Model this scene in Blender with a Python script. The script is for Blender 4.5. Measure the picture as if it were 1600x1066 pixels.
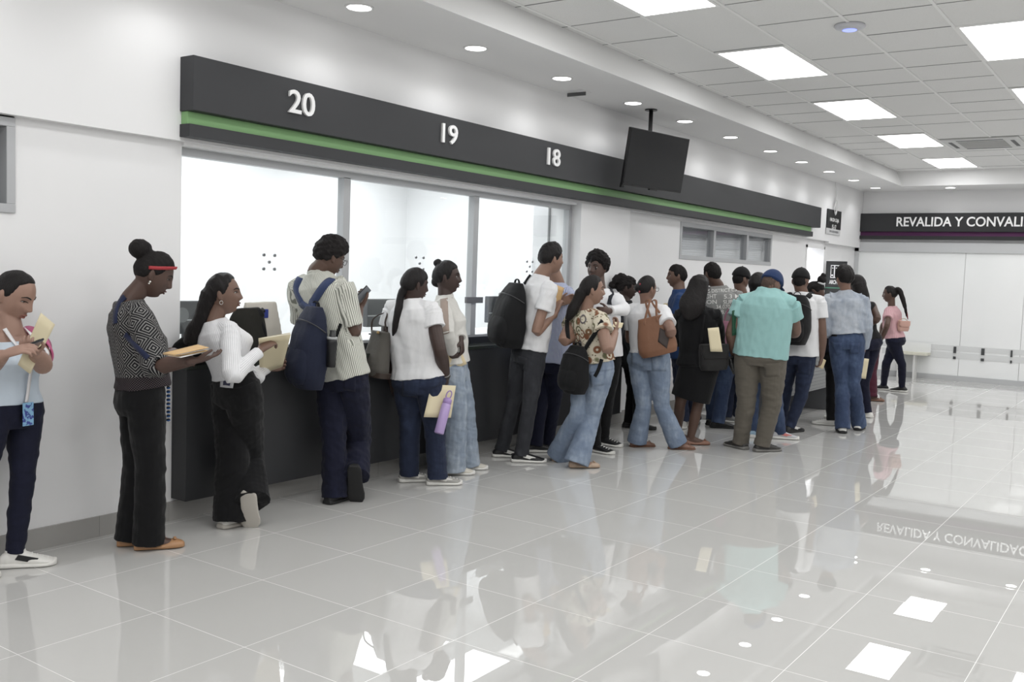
import bpy, bmesh, math, random
import numpy as np
from mathutils import Vector, Matrix
from mathutils.bvhtree import BVHTree
from mathutils.kdtree import KDTree

C = bpy.context
S = C.scene
COL = S.collection
for o in list(bpy.data.objects):
    bpy.data.objects.remove(o)
random.seed(7)

# ------------------------------------------------------------------ camera
FPX, YAW, PITCH, ROLL, CAMH = 1506.8, 0.60925, 0.0701, 0.03535, 1.53
def cam_rows():
    cy, sy, cp, sp = math.cos(YAW), math.sin(YAW), math.cos(PITCH), math.sin(PITCH)
    fwd = np.array([-sy*cp, cy*cp, -sp]); right = np.array([cy, sy, 0.0]); up = np.cross(right, fwd)
    c, s = math.cos(ROLL), math.sin(ROLL)
    return np.array([c*right + s*up, -s*right + c*up, fwd])
CR = cam_rows()
CO = np.array([0.0, 0.0, CAMH])
cd = bpy.data.cameras.new('camera')
cam = bpy.data.objects.new('camera', cd); COL.objects.link(cam)
cd.sensor_width = 36.0; cd.sensor_fit = 'HORIZONTAL'; cd.lens = FPX/1600*36.0
cd.clip_start = 0.05; cd.clip_end = 100
m4 = Matrix.Identity(4)
for i in range(3):
    m4[i][0] = CR[0][i]; m4[i][1] = CR[1][i]; m4[i][2] = -CR[2][i]; m4[i][3] = CO[i]
cam.matrix_world = m4
S.camera = cam

# ------------------------------------------------------------------ world, exposure
w = bpy.data.worlds.new('world'); S.world = w; w.use_nodes = True
w.node_tree.nodes['Background'].inputs[0].default_value = (0.9, 0.95, 1, 1)
w.node_tree.nodes['Background'].inputs[1].default_value = 0.3
vs = S.view_settings
vs.view_transform = 'Standard'; vs.look = 'None'; vs.gamma = 1.0; vs.use_curve_mapping = False
vs.exposure = 0.0
S.display_settings.display_device = 'sRGB'
cy_ = S.cycles
cy_.use_denoising = True
cy_.max_bounces = 7; cy_.diffuse_bounces = 4; cy_.glossy_bounces = 4; cy_.transmission_bounces = 4; cy_.transparent_max_bounces = 8
cy_.sample_clamp_indirect = 6.0
cy_.caustics_reflective = False; cy_.caustics_refractive = False
PANEL_E, SPOT_W, OFFICE_E = 8.1, 7.0, 5.6

# ------------------------------------------------------------------ pixel -> world helpers (photo pixels, 1600 x 1066)
def ray(u, v):
    return CR.T @ np.array([(u-800.0)/FPX, -(v-533.0)/FPX, 1.0])
def on_floor(u, v, z=0.0):
    d = ray(u, v); return CO + d*((z-CO[2])/d[2])
def on_x(u, v, x):
    d = ray(u, v); return CO + d*(x/d[0])
def on_y(u, v, y):
    d = ray(u, v); return CO + d*(y/d[1])

# ------------------------------------------------------------------ materials
def lin(c):
    c = c/255.0
    return c/12.92 if c <= 0.04045 else ((c+0.055)/1.055)**2.4
def rgb(r, g, b, k=0.2):
    c = (lin(r), lin(g), lin(b)); y = 0.25*c[0]+0.65*c[1]+0.1*c[2]      # the photo is a little muted
    return tuple(x*(1-k)+y*k for x in c)+(1.0,)
class NT:
    """small node-tree helper"""
    def __init__(s, name):
        s.m = bpy.data.materials.new(name); s.m.use_nodes = True
        s.t = s.m.node_tree; s.n = s.t.nodes; s.b = s.n['Principled BSDF']; s.out = s.n['Material Output']
    def add(s, kind, **kw):
        n = s.n.new(kind)
        for k, v in kw.items():
            setattr(n, k, v)
        return n
    def link(s, a, b):
        s.t.links.new(a, b)
    def val(s, sock, v):
        if isinstance(v, bpy.types.NodeSocket): s.link(v, sock)
        else: sock.default_value = v
    def math(s, op, a, b=0.0, c=0.0):
        n = s.add('ShaderNodeMath', operation=op)
        s.val(n.inputs[0], a); s.val(n.inputs[1], b); s.val(n.inputs[2], c)
        return n.outputs[0]
    def mix(s, f, a, b):
        n = s.add('ShaderNodeMix', data_type='RGBA')
        s.val(n.inputs[0], f); s.val(n.inputs[6], a); s.val(n.inputs[7], b)
        return n.outputs[2]
    def coord(s, scale=(1, 1, 1), attr=None):
        if attr:
            o = s.add('ShaderNodeAttribute', attribute_name=attr).outputs['Vector']
        else:
            o = s.add('ShaderNodeTexCoord').outputs['Object']
        mp = s.add('ShaderNodeMapping'); mp.inputs['Scale'].default_value = scale
        s.link(o, mp.inputs['Vector'])
        return mp.outputs[0]
    def noise(s, vec, scale, detail=3.0, rough=0.5):
        n = s.add('ShaderNodeTexNoise'); s.link(vec, n.inputs['Vector'])
        n.inputs['Scale'].default_value = scale; n.inputs['Detail'].default_value = detail; n.inputs['Roughness'].default_value = rough
        return n.outputs['Fac']
    def ramp(s, f, lo, hi):
        n = s.add('ShaderNodeMapRange'); n.interpolation_type = 'SMOOTHSTEP'
        s.val(n.inputs[0], f); n.inputs[1].default_value = lo; n.inputs[2].default_value = hi
        return n.outputs[0]
    def sep(s, v):
        n = s.add('ShaderNodeSeparateXYZ'); s.link(v, n.inputs[0]); return n.outputs
    def bump(s, h, strength=0.2, dist=0.01):
        n = s.add('ShaderNodeBump'); n.inputs['Strength'].default_value = strength; n.inputs['Distance'].default_value = dist
        s.link(h, n.inputs['Height']); s.link(n.outputs[0], s.b.inputs['Normal'])
    def base(s, c): s.val(s.b.inputs['Base Color'], c)
    def set(s, rough=None, spec=None, metal=None, sheen=None):
        if rough is not None: s.val(s.b.inputs['Roughness'], rough)
        if spec is not None: s.b.inputs['Specular IOR Level'].default_value = spec
        if metal is not None: s.b.inputs['Metallic'].default_value = metal
        if sheen is not None: s.b.inputs['Sheen Weight'].default_value = sheen
MC = {}
def plain(name, col, rough=0.5, spec=0.5, metal=0.0):
    if name in MC: return MC[name]
    t = NT(name); t.base(col); t.set(rough, spec, metal); MC[name] = t.m
    return t.m
def paint(name, col, rough=0.55):
    if name in MC: return MC[name]
    t = NT(name); v = t.coord()
    n = t.noise(v, 1.3, 4); t.base(t.mix(n, tuple(c*0.97 for c in col[:3])+(1,), col)); t.set(rough, 0.35)
    t.bump(t.noise(v, 180, 2), 0.04, 0.002); MC[name] = t.m
    return t.m
def emit(name, col, e, sampling='FRONT'):
    if name in MC: return MC[name]
    t = NT(name); t.base((0.8, 0.8, 0.8, 1)); t.b.inputs['Emission Color'].default_value = col; t.b.inputs['Emission Strength'].default_value = e
    t.m.cycles.emission_sampling = sampling
    MC[name] = t.m
    return t.m
def cloth(name, col, rough=0.85, var=0.12, weave=900, fold=0.4):
    if name in MC: return MC[name]
    t = NT(name); v = t.coord()
    n = t.noise(v, 9, 4)
    t.base(t.mix(n, tuple(c*(1-var) for c in col[:3])+(1,), tuple(min(1, c*(1+var)) for c in col[:3])+(1,)))
    t.set(rough, 0.2, sheen=0.08)
    h = t.math('MULTIPLY_ADD', t.noise(v, weave, 1), 0.06, t.noise(t.coord((1, 1, 0.55)), 16, 3))
    t.bump(h, fold, 0.012); MC[name] = t.m
    return t.m
def denim(name, dark, light, wash=0.5):
    if name in MC: return MC[name]
    t = NT(name); v = t.coord()
    n = t.noise(v, 4.5, 4, 0.6); n2 = t.noise(t.coord((1, 1, 0.3)), 30, 3)
    f = t.ramp(t.math('MULTIPLY_ADD', n2, 0.45, n), 0.95-wash*0.6, 1.25-wash*0.3)
    c = t.mix(f, dark, light)
    sp = t.noise(v, 420, 1)
    t.base(t.mix(t.math('MULTIPLY', sp, 0.25), c, tuple(min(1, x*1.5) for x in light[:3])+(1,)))
    t.set(0.85, 0.2, sheen=0.05)
    h = t.math('MULTIPLY_ADD', t.noise(v, 600, 1), 0.06, t.noise(t.coord((1, 1, 1.6)), 14, 3))
    t.bump(h, 0.45, 0.012); MC[name] = t.m
    return t.m
def skin(name, col):
    if name in MC: return MC[name]
    t = NT(name); v = t.coord()
    n = t.noise(v, 14, 4)
    t.base(t.mix(n, tuple(c*0.86 for c in col[:3])+(1,), tuple(min(1, c*1.12) for c in col[:3])+(1,)))
    t.set(0.48, 0.4); t.b.inputs['Subsurface Weight'].default_value = 0.0
    t.bump(t.noise(v, 260, 2), 0.06, 0.002); MC[name] = t.m
    return t.m
def hairmat(name, col=(0.006, 0.005, 0.005, 1), curly=False):
    if name in MC: return MC[name]
    t = NT(name)
    v = t.coord((1, 1, 1) if curly else (1, 1, 0.12))
    h = t.noise(v, 150 if curly else 220, 3)
    t.base(t.mix(h, col, tuple(c*2.6 for c in col[:3])+(1,))); t.set(0.75 if curly else 0.5, 0.22)
    t.bump(h, 0.7, 0.006); MC[name] = t.m
    return t.m

# ------------------------------------------------------------------ object helpers
def tag(o, label=None, cat=None, group=None, kind=None):
    if label: o['label'] = label
    if cat: o['category'] = cat
    if group: o['group'] = group
    if kind: o['kind'] = kind
    return o
def thing(name, label, cat, loc=(0, 0, 0), group=None):
    o = bpy.data.objects.new(name, None); COL.objects.link(o)
    o.empty_display_size = 0.1; o.location = tuple(float(x) for x in loc)
    return tag(o, label, cat, group)
def put(name, me, mat=None, parent=None):
    o = bpy.data.objects.new(name, me); COL.objects.link(o)
    if mat is not None:
        me.materials.clear(); me.materials.append(mat)
    if parent is not None: o.parent = parent
    return o
def smooth_me(me, on=True):
    me.polygons.foreach_set('use_smooth', [on]*len(me.polygons))
class MB:
    """collects geometry for ONE mesh"""
    def __init__(s): s.v = []; s.f = []
    def add(s, V, F):
        k = len(s.v)
        s.v += [tuple(float(c) for c in p) for p in V]
        s.f += [tuple(i+k for i in f) for f in F]
        return s
    def box(s, a, b):
        (x0, y0, z0), (x1, y1, z1) = a, b
        V = [(x0, y0, z0), (x1, y0, z0), (x1, y1, z0), (x0, y1, z0), (x0, y0, z1), (x1, y0, z1), (x1, y1, z1), (x0, y1, z1)]
        return s.add(V, [(0, 3, 2, 1), (4, 5, 6, 7), (0, 1, 5, 4), (1, 2, 6, 5), (2, 3, 7, 6), (3, 0, 4, 7)])
    def obox(s, c, X, Y, Z):
        """box from centre and three half-axis vectors"""
        c, X, Y, Z = map(lambda q: np.asarray(q, float), (c, X, Y, Z))
        V = [c-X-Y-Z, c+X-Y-Z, c+X+Y-Z, c-X+Y-Z, c-X-Y+Z, c+X-Y+Z, c+X+Y+Z, c-X+Y+Z]
        F = [(0, 3, 2, 1), (4, 5, 6, 7), (0, 1, 5, 4), (1, 2, 6, 5), (2, 3, 7, 6), (3, 0, 4, 7)]
        if np.dot(np.cross(X, Y), Z) < 0: F = [f[::-1] for f in F]
        return s.add(V, F)
    def loft(s, rings, cap=True):
        n = len(rings[0]); V = [p for r in rings for p in r]; F = []
        for i in range(len(rings)-1):
            for j in range(n):
                a, b = i*n+j, i*n+(j+1) % n
                F.append((a, b, b+n, a+n))
        if cap:
            for i, rev in ((0, True), (len(rings)-1, False)):
                V.append(np.mean(np.array(rings[i], float), axis=0)); c = len(V)-1
                for j in range(n):
                    a, b = i*n+j, i*n+(j+1) % n
                    F.append((c, b, a) if rev else (c, a, b))
        return s.add(V, F)
    def tube(s, pts, rad, ref=(1, 0, 0), seg=14, sub=4, rnd=True):
        """swept tube; rad rows: r | (a,b) | (a,front,back), a along ref"""
        P = [np.asarray(p, float) for p in pts]
        R3 = []
        for r in rad:
            if np.isscalar(r): R3.append((r, r, r))
            elif len(r) == 2: R3.append((r[0], r[1], r[1]))
            else: R3.append(tuple(r))
        Q = np.hstack([np.array(P), np.array(R3)])
        Q = cat_rom(Q, sub) if sub > 1 else Q
        n = len(Q); th = np.linspace(0, 2*np.pi, seg, endpoint=False); rings = []
        prev = np.asarray(ref, float)
        Ts = []
        for i in range(n):
            a = Q[max(0, i-1), :3]; b = Q[min(n-1, i+1), :3]; T = b-a; Ts.append(T/(np.linalg.norm(T)+1e-9))
        def ring(c, T, lat, k, q):
            oth = np.cross(T, lat)
            bb = np.where(np.sin(th) > 0, q[4], q[5])
            return [c + k*(q[3]*math.cos(t)*lat + b_*math.sin(t)*oth) for t, b_ in zip(th, bb)]
        for i in range(n):
            T = Ts[i]; lat = prev - np.dot(prev, T)*T
            if np.linalg.norm(lat) < 1e-4: lat = np.cross(T, (0.3, 0.5, 0.8))
            lat /= np.linalg.norm(lat)
            prev = lat if ref is None else 0.5*lat + 0.5*np.asarray(ref, float)
            if i == 0 and rnd:
                mr = min(Q[0, 3:6])
                for k, off in ((0.35, 0.9), (0.75, 0.62)): rings.append(ring(Q[0, :3]-T*mr*off, T, lat, k, Q[0]))
            rings.append(ring(Q[i, :3], T, lat, 1.0, Q[i]))
            if i == n-1 and rnd:
                mr = min(Q[-1, 3:6])
                for k, off in ((0.75, 0.62), (0.35, 0.9)): rings.append(ring(Q[-1, :3]+T*mr*off, T, lat, k, Q[-1]))
        return s.loft(rings)
    def ell(s, c, r, M=None, nu=20, nv=12):
        rings = []
        for i in range(1, nv):
            ph = math.pi*i/nv - math.pi/2
            rings.append([np.array((r[0]*math.cos(ph)*math.cos(t), r[1]*math.cos(ph)*math.sin(t), r[2]*math.sin(ph)))
                          for t in np.linspace(0, 2*np.pi, nu, endpoint=False)])
        c = np.asarray(c, float)
        if M is not None: rings = [[M @ p for p in rg] for rg in rings]
        return s.loft([[p+c for p in rg] for rg in rings])
    def down(s, x, y, z):
        return s.add([(-x, -y, z), (-x, y, z), (x, y, z), (x, -y, z)], [(0, 1, 2, 3)])
    def lathe(s, c, axis, prof, seg=20):
        """prof rows (height, radius) along axis"""
        c = np.asarray(c, float); ax = np.asarray(axis, float); ax /= np.linalg.norm(ax)
        a = np.cross(ax, (0.31, 0.2, 0.93) if abs(ax[2]) < 0.9 else (1, 0, 0)); a /= np.linalg.norm(a); b = np.cross(ax, a)
        th = np.linspace(0, 2*np.pi, seg, endpoint=False)
        return s.loft([[c+ax*h+r*(a*math.cos(t)+b*math.sin(t)) for t in th] for h, r in prof])
    def me(s, name='mesh', smooth=False):
        m = bpy.data.meshes.new(name); m.from_pydata(s.v, [], s.f); m.validate(); m.update()
        if smooth: smooth_me(m)
        return m
    def build(s, name, mat=None, parent=None, smooth=False, bevel=0.0, off=(0, 0, 0)):
        if any(off): s.v = [(a-off[0], b-off[1], c-off[2]) for a, b, c in s.v]
        m = s.me(name, smooth)
        bm = bmesh.new(); bm.from_mesh(m)
        if len(bm.faces) > 1: bmesh.ops.recalc_face_normals(bm, faces=bm.faces)
        if bevel > 0:
            ed = [e for e in bm.edges if len(e.link_faces) == 2 and e.calc_face_angle(0) > 0.6]
            bmesh.ops.bevel(bm, geom=ed, offset=bevel, segments=2, affect='EDGES', profile=0.6)
        bm.to_mesh(m); bm.free()
        if smooth: smooth_me(m)
        return put(name, m, mat, parent)
def cat_rom(Q, sub):
    n = len(Q); out = []
    for i in range(n-1):
        p0, p1, p2, p3 = Q[max(i-1, 0)], Q[i], Q[i+1], Q[min(i+2, n-1)]
        for k in range(sub):
            t = k/sub
            out.append(0.5*((2*p1) + (p2-p0)*t + (2*p0-5*p1+4*p2-p3)*t*t + (3*p1-p0-3*p2+p3)*t**3))
    out.append(Q[-1])
    return np.array(out)
def struct(name, mb, mat, parent=None, bevel=0.0):
    o = mb.build(name, mat, parent, bevel=bevel)
    if parent is None: o['kind'] = 'structure'
    return o
def text_mesh(txt, size, extrude, offset=0.0, align='LEFT', spacing=1.0):
    cu = bpy.data.curves.new('lettering', 'FONT'); cu.body = txt; cu.size = size; cu.extrude = extrude; cu.offset = offset
    cu.align_x = align; cu.space_character = spacing; cu.resolution_u = 4
    o = bpy.data.objects.new('lettering', cu); COL.objects.link(o)
    dg = C.evaluated_depsgraph_get(); m = bpy.data.meshes.new_from_object(o.evaluated_get(dg))
    bpy.data.objects.remove(o)
    return m
def place_text(name, txt, mat, parent, origin, xdir, zdir, width=None, height=0.1, extrude=0.006, offset=0.0, spacing=1.0, local=True):
    """lettering whose baseline starts at origin (world), running along xdir with caps along zdir"""
    m = text_mesh(txt, 1.0, 0.0001, offset, 'LEFT', spacing)
    V = np.array([v.co[:] for v in m.vertices])
    mn, mx = V.min(0), V.max(0)
    sx = (width/(mx[0]-mn[0])) if width else height/(mx[1]-mn[1]); sy = height/(mx[1]-mn[1])
    X = np.asarray(xdir, float); Z = np.asarray(zdir, float); N = np.cross(X, Z)
    W = [np.asarray(origin)+X*(p[0]-mn[0])*sx+Z*(p[1]-mn[1])*sy+N*(np.sign(p[2])*extrude) for p in V]
    if parent is not None and local:
        L = np.array(parent.location); W = [p-L for p in W]
    m2 = bpy.data.meshes.new(name); m2.from_pydata([tuple(p) for p in W], [], [tuple(p.vertices) for p in m.polygons]); m2.update()
    return put(name, m2, mat, parent)

# ------------------------------------------------------------------ the room
WX, HX, GX = -4.84, -4.78, -4.93          # lower wall, header, glass plane
YB, ZC, ZS = 17.46, 3.41, 3.17            # back wall, tile ceiling, soffit
XR, YF = 6.2, -12.0                        # right wall, wall behind the camera
WHITE = paint('wall_paint', rgb(239, 239, 240))
WHITE2 = paint('soffit_paint', rgb(240, 240, 240))
ALU = plain('aluminium', rgb(184, 186, 189), 0.4, 0.5, 0.2)
DARK = plain('charcoal_laminate', rgb(50, 51, 54), 0.5, 0.4)

def floor_mat():
    t = NT('polished_tiles'); o = t.add('ShaderNodeTexCoord').outputs['Object']; x, y, z = t.sep(o)
    TX, TY, OX, OY = 0.5955, 0.5983, -4.7812, 2.4971
    gx = t.math('DIVIDE', t.math('SUBTRACT', x, OX), TX); gy = t.math('DIVIDE', t.math('SUBTRACT', y, OY), TY)
    def edge(g, s):
        f = t.math('FRACT', g); d = t.math('MINIMUM', f, t.math('SUBTRACT', 1.0, f))
        return t.math('MULTIPLY', d, s)
    d = t.math('MINIMUM', edge(gx, TX), edge(gy, TY))
    grout = t.math('SUBTRACT', 1.0, t.ramp(d, 0.0008, 0.0022))
    cell = t.add('ShaderNodeCombineXYZ'); t.link(t.math('FLOOR', gx), cell.inputs[0]); t.link(t.math('FLOOR', gy), cell.inputs[1])
    wn = t.add('ShaderNodeTexWhiteNoise', noise_dimensions='3D'); t.link(cell.outputs[0], wn.inputs['Vector'])
    tint = t.math('MULTIPLY_ADD', wn.outputs['Value'], 0.5, t.math('MULTIPLY', t.noise(o, 3.0, 5), 0.5))
    c = t.mix(tint, rgb(196, 195, 192), rgb(202, 201, 198))
    t.base(t.mix(grout, c, rgb(236, 235, 232)))
    t.set(rough=t.math('MULTIPLY_ADD', grout, 0.35, 0.0)); t.b.inputs['IOR'].default_value = 1.95
    # every tile lies a hair out of level
    off = t.add('ShaderNodeVectorMath', operation='SUBTRACT'); t.link(wn.outputs['Color'], off.inputs[0]); off.inputs[1].default_value = (0.5, 0.5, 0.5)
    sc = t.add('ShaderNodeVectorMath', operation='MULTIPLY'); t.link(off.outputs[0], sc.inputs[0]); sc.inputs[1].default_value = (0.004, 0.004, 0)
    ge = t.add('ShaderNodeNewGeometry'); ad = t.add('ShaderNodeVectorMath', operation='ADD')
    t.link(ge.outputs['Normal'], ad.inputs[0]); t.link(sc.outputs[0], ad.inputs[1])
    nm = t.add('ShaderNodeVectorMath', operation='NORMALIZE'); t.link(ad.outputs[0], nm.inputs[0])
    t.link(nm.outputs[0], t.b.inputs['Normal'])
    return t.m
struct('floor', MB().box((WX-3.4, YF-0.2, -0.12), (XR+0.2, YB+0.2, 0)), floor_mat())

def ceil_mat():
    t = NT('mineral_fibre_tiles'); o = t.coord()
    n = t.noise(o, 2.0, 3); sp = t.noise(o, 320, 2)
    c = t.mix(n, rgb(234, 234, 233), rgb(238, 238, 237)); t.base(t.mix(t.ramp(sp, 0.62, 0.7), c, rgb(200, 200, 199))); t.set(0.9, 0.2)
    t.bump(sp, 0.15, 0.003)
    return t.m
struct('ceiling', MB().box((WX-0.1, YF-0.2, ZC), (XR+0.2, YB+0.2, ZC+0.1)), ceil_mat())
TCX, TCY, TSX, TSY = -3.357, 7.554, 0.6145, 0.6224
b = MB()                                   # main runners along the room
i = -1
while TCX+i*TSX < XR-0.8:
    x = TCX+i*TSX; b.box((x-0.011, YF, ZC-0.006), (x+0.011, 16.75, ZC-0.001)); i += 1
struct('trim_1', b, plain('runner_white', rgb(244, 244, 243), 0.6))
b = MB()                                   # narrow shadow gaps between tiles
j = -30
while TCY+j*TSY < 16.7:
    y = TCY+j*TSY
    k = -2
    while TCX+k*TSX < XR-0.8:
        x = TCX+k*TSX
        random.seed(j*97+k); g = random.random()
        if g > 0.3:
            b.box((max(x+0.012, -4.05), y-0.0025-0.003*g, ZC-0.0025), (x+TSX-0.012, y+0.0025+0.003*g*(g > 0.6), ZC-0.0005))
        k += 1
    j += 1
struct('trim_2', b, plain('tile_gap', rgb(128, 128, 128), 0.9))

# perimeter soffit: left side with a raked fascia, far side, right side, near side
b = MB()
P = [(HX-0.1, ZS), (-3.95, ZS), (-4.05, ZC+0.02), (HX-0.1, ZC+0.02)]
b.loft([[(x, y, z) for x, z in P] for y in (YF, YB)])
struct('ceiling_soffit_left', b, WHITE2)
struct('ceiling_soffit_back', MB().box((-4.3, 16.62, ZS-0.001), (XR, YB, ZC+0.02)), WHITE2)
struct('ceiling_soffit_right', MB().box((XR-0.9, YF, ZS), (XR, 16.62, ZC+0.02)), WHITE2)
struct('ceiling_soffit_front', MB().box((-3.95, YF, ZS), (XR-0.9, YF+0.9, ZC+0.02)), WHITE2)

# left wall
HZ = 2.22
b = MB(); b.box((WX-0.25, YF, 0), (WX, 1.15, ZC)); b.box((WX-0.25, 2.545, 0), (WX, 3.52, ZC)); b.box((WX-0.25, 1.15, 0), (WX, 2.545, 1.742)); b.box((WX-0.25, 1.15, HZ), (WX, 2.545, ZC))
struct('wall_left_front', b, WHITE)
struct('wall_left_header', MB().box((WX-0.2, YF, HZ), (HX, 15.62, ZC)).box((WX-0.2, 15.62, HZ-0.03), (HX, YB, ZC)), WHITE)
struct('wall_left_lintel', MB().box((WX-0.3, 3.52, HZ-0.02), (WX+0.02, 7.9, ZC)), WHITE)
struct('wall_left_plinth', MB().box((WX-0.25, 3.52, 0), (WX, 7.9, 0.90)), WHITE)
struct('wall_left_pilaster', MB().box((WX-0.3, 7.95, 0), (-4.795, 8.93, HZ+0.02)), WHITE)
b = MB(); X0, X1 = WX-0.25, WX-0.02
b.box((X0, 8.9, 0), (X1, 10.28, HZ+0.02)); b.box((X0, 13.27, 0), (X1, 14.78, HZ+0.02)); b.box((X0, 10.28, 0), (X1, 13.27, 1.765)); b.box((X0, 14.78, 2.13), (X1, 15.66, HZ+0.02)); b.box((X0, 15.66, 0), (X1, YB, HZ+0.02))
b.box((X0, 10.28, HZ-0.025), (X1, 13.27, HZ+0.02))
struct('wall_left_back', b, WHITE)
# other walls
struct('wall_back', MB().box((WX-0.3, YB, 0), (XR+0.2, YB+0.15, ZC)), WHITE)
struct('wall_right', MB().box((XR, YF, 0), (XR+0.15, YB, ZC)), WHITE)
struct('wall_front', MB().box((WX-0.3, YF-0.15, 0), (XR+0.2, YF, ZC)), WHITE)
# baseboards of floor tile
BASE = plain('baseboard_tile', rgb(166, 164, 160), 0.12, 0.5)
def baseboard(name, x, y0, y1, h=0.115):
    b = MB(); y = y0
    while y < y1:
        e = min(y+0.5983, y1); b.box((x, y+0.0015, 0), (x+0.012, e-0.0015, h)); y += 0.5983
    b.box((x, y0, 0), (x+0.010, y1, h-0.002))
    struct(name, b, BASE)
baseboard('baseboard_left_front', WX, -11.95, 3.45)
baseboard('baseboard_left_counter', WX, 3.45, 7.95)
baseboard('baseboard_left_pilaster', -4.795, 7.95, 8.93)
baseboard('baseboard_left_back', WX-0.02, 8.93, 14.78)

# window far left of the frame: aluminium frame, dark glass, dim room behind
def glass_mat(name='clear_glass', tint=(0.97, 0.985, 0.98, 1), ior=1.5):
    if name in MC: return MC[name]
    t = NT(name); tr = t.add('ShaderNodeBsdfTransparent'); tr.inputs[0].default_value = tint
    gl = t.add('ShaderNodeBsdfGlossy'); gl.inputs['Roughness'].default_value = 0.0; gl.inputs[0].default_value = (1, 1, 1, 1)
    fr = t.add('ShaderNodeFresnel'); ge = t.add('ShaderNodeNewGeometry')
    t.val(fr.inputs[0], t.math('MULTIPLY_ADD', ge.outputs['Backfacing'], 1/ior-ior, ior))
    mx = t.add('ShaderNodeMixShader'); t.link(fr.outputs[0], mx.inputs[0]); t.link(tr.outputs[0], mx.inputs[1]); t.link(gl.outputs[0], mx.inputs[2])
    t.link(mx.outputs[0], t.out.inputs[0]); MC[name] = t.m
    return t.m
GLASS = glass_mat()
def frame_yz(b, x0, x1, y0, y1, z0, z1, wd):
    b.box((x0, y0, z0), (x1, y1, z0+wd)); b.box((x0, y0, z1-wd), (x1, y1, z1))
    b.box((x0, y0, z0+wd), (x1, y0+wd, z1-wd)); b.box((x0, y1-wd, z0+wd), (x1, y1, z1-wd))
def pane(x, y0, y1, z0, z1, t=0.006):
    return MB().box((x-t, y0, z0), (x, y1, z1))
b = MB(); frame_yz(b, WX-0.1, WX+0.012, 1.15, 2.545, 1.742, 2.212, 0.045)
wn1 = struct('window_1', b, ALU, bevel=0.003)
pane(WX-0.05, 1.195, 2.5, 1.787, 2.167).build('pane', GLASS, wn1)
MB().box((WX-0.22, 1.17, 1.745), (WX-0.2, 2.53, 2.21)).build('blind', plain('dim_room_sheet', rgb(74, 82, 92), 0.8), wn1)  # dark sheet stands in for the dim room behind the glass

# wide window over the back stretch, three panes with grey blinds drawn behind
b = MB(); frame_yz(b, WX-0.12, WX-0.012, 10.28, 13.27, 1.765, 2.195, 0.05)
for y in (11.27, 12.36): b.box((WX-0.11, y-0.03, 1.8), (WX-0.014, y+0.03, 2.16))
wn2 = struct('window_2', b, ALU, bevel=0.003)
for y0, y1 in ((10.33, 11.24), (11.3, 12.33), (12.39, 13.22)):
    pane(WX-0.055, y0, y1, 1.815, 2.145).build('pane', glass_mat('tinted_glass', (0.92, 0.93, 0.94, 1), 1.9), wn2)
b = MB()
for k in range(14): b.box((WX-0.17, 10.3, 1.78+k*0.029), (WX-0.16, 13.25, 1.78+k*0.029+0.0265))
b.build('blind', plain('grey_blind', rgb(232, 233, 234), 0.7), wn2)

# service glass with mullions
b = MB(); b.box((GX-0.03, 3.52, 2.155), (GX+0.03, 7.93, 2.2)); b.box((GX-0.03, 3.52, 0.985), (GX+0.03, 7.93, 1.003))
b.box((GX-0.03, 7.9, 1.0), (GX+0.03, 7.95, 2.16)); b.box((GX-0.03, 3.5, 1.0), (GX+0.03, 3.525, 2.16))
for y in (4.93, 6.44): b.box((GX-0.03, y-0.033, 1.0), (GX+0.03, y+0.033, 2.16))
wn3 = struct('window_3', b, ALU)
for y0, y1 in ((3.525, 4.897), (4.963, 6.407), (6.473, 7.9)):
    pane(GX, y0, y1, 1.0, 2.157, 0.008).build('pane', GLASS, wn3)
for y, z in ((4.26, 1.547), (5.763, 1.582), (7.298, 1.597)):            # five-hole speech ports
    b = MB()
    for dy, dz in ((-0.045, 0.045), (0.045, 0.045), (0, 0), (-0.045, -0.045), (0.045, -0.045)):
        b.lathe((GX+0.004, y+dy, z+dz), (1, 0, 0), [(-0.004, 0.011), (0.004, 0.011), (0.005, 0.008), (0.005, 0.0005)], 12)
    b.build('speech_port', plain('port_steel', rgb(150, 152, 155), 0.3, 0.5, 0.9), wn3)
# clamp across the second mullion
MB().box((GX+0.02, 6.33, 1.27), (GX+0.045, 6.55, 1.32)).build('glass_clamp', plain('clamp_steel', rgb(120, 121, 123), 0.4, 0.5, 0.5), wn3)

# back office behind the glass
OW = paint('office_white', rgb(238, 239, 240))
OX0, OY0, OY1, OZ = -8.1, 3.2, 9.2, 2.75
struct('wall_office_back', MB().box((OX0-0.1, OY0-0.1, 0), (OX0, OY1+0.1, OZ)), OW)
struct('wall_office_near', MB().box((OX0, OY0-0.1, 0), (WX-0.1, OY0, OZ)), OW)
struct('wall_office_far', MB().box((OX0, OY1, 0), (WX-0.26, OY1+0.1, OZ)), OW)
struct('ceiling_office', MB().box((OX0-0.1, OY0-0.1, OZ), (WX-0.26, OY1+0.1, OZ+0.1)), OW)
for yy in (4.3, 6.2, 8.0):
    for xx in (-7.2, -5.9):
        t = thing('office_ceiling_panel', 'square white ceiling light panel inside the office behind the service glass', 'ceiling light', (xx, yy, OZ), 'office ceiling panels')
        MB().box((-0.5, -0.6, -0.02), (0.5, 0.6, 0)).build('frame', plain('runner_white', rgb(214, 214, 213)), t)
        MB().down(0.48, 0.58, -0.022).build('diffuser', emit('office_diffuser', (0.97, 0.98, 1, 1), OFFICE_E), t)
struct('wall_office_return', MB().box((-5.32, 7.92, 0), (WX-0.31, 8.02, OZ)), paint('office_partition', rgb(228, 229, 231)))
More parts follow.
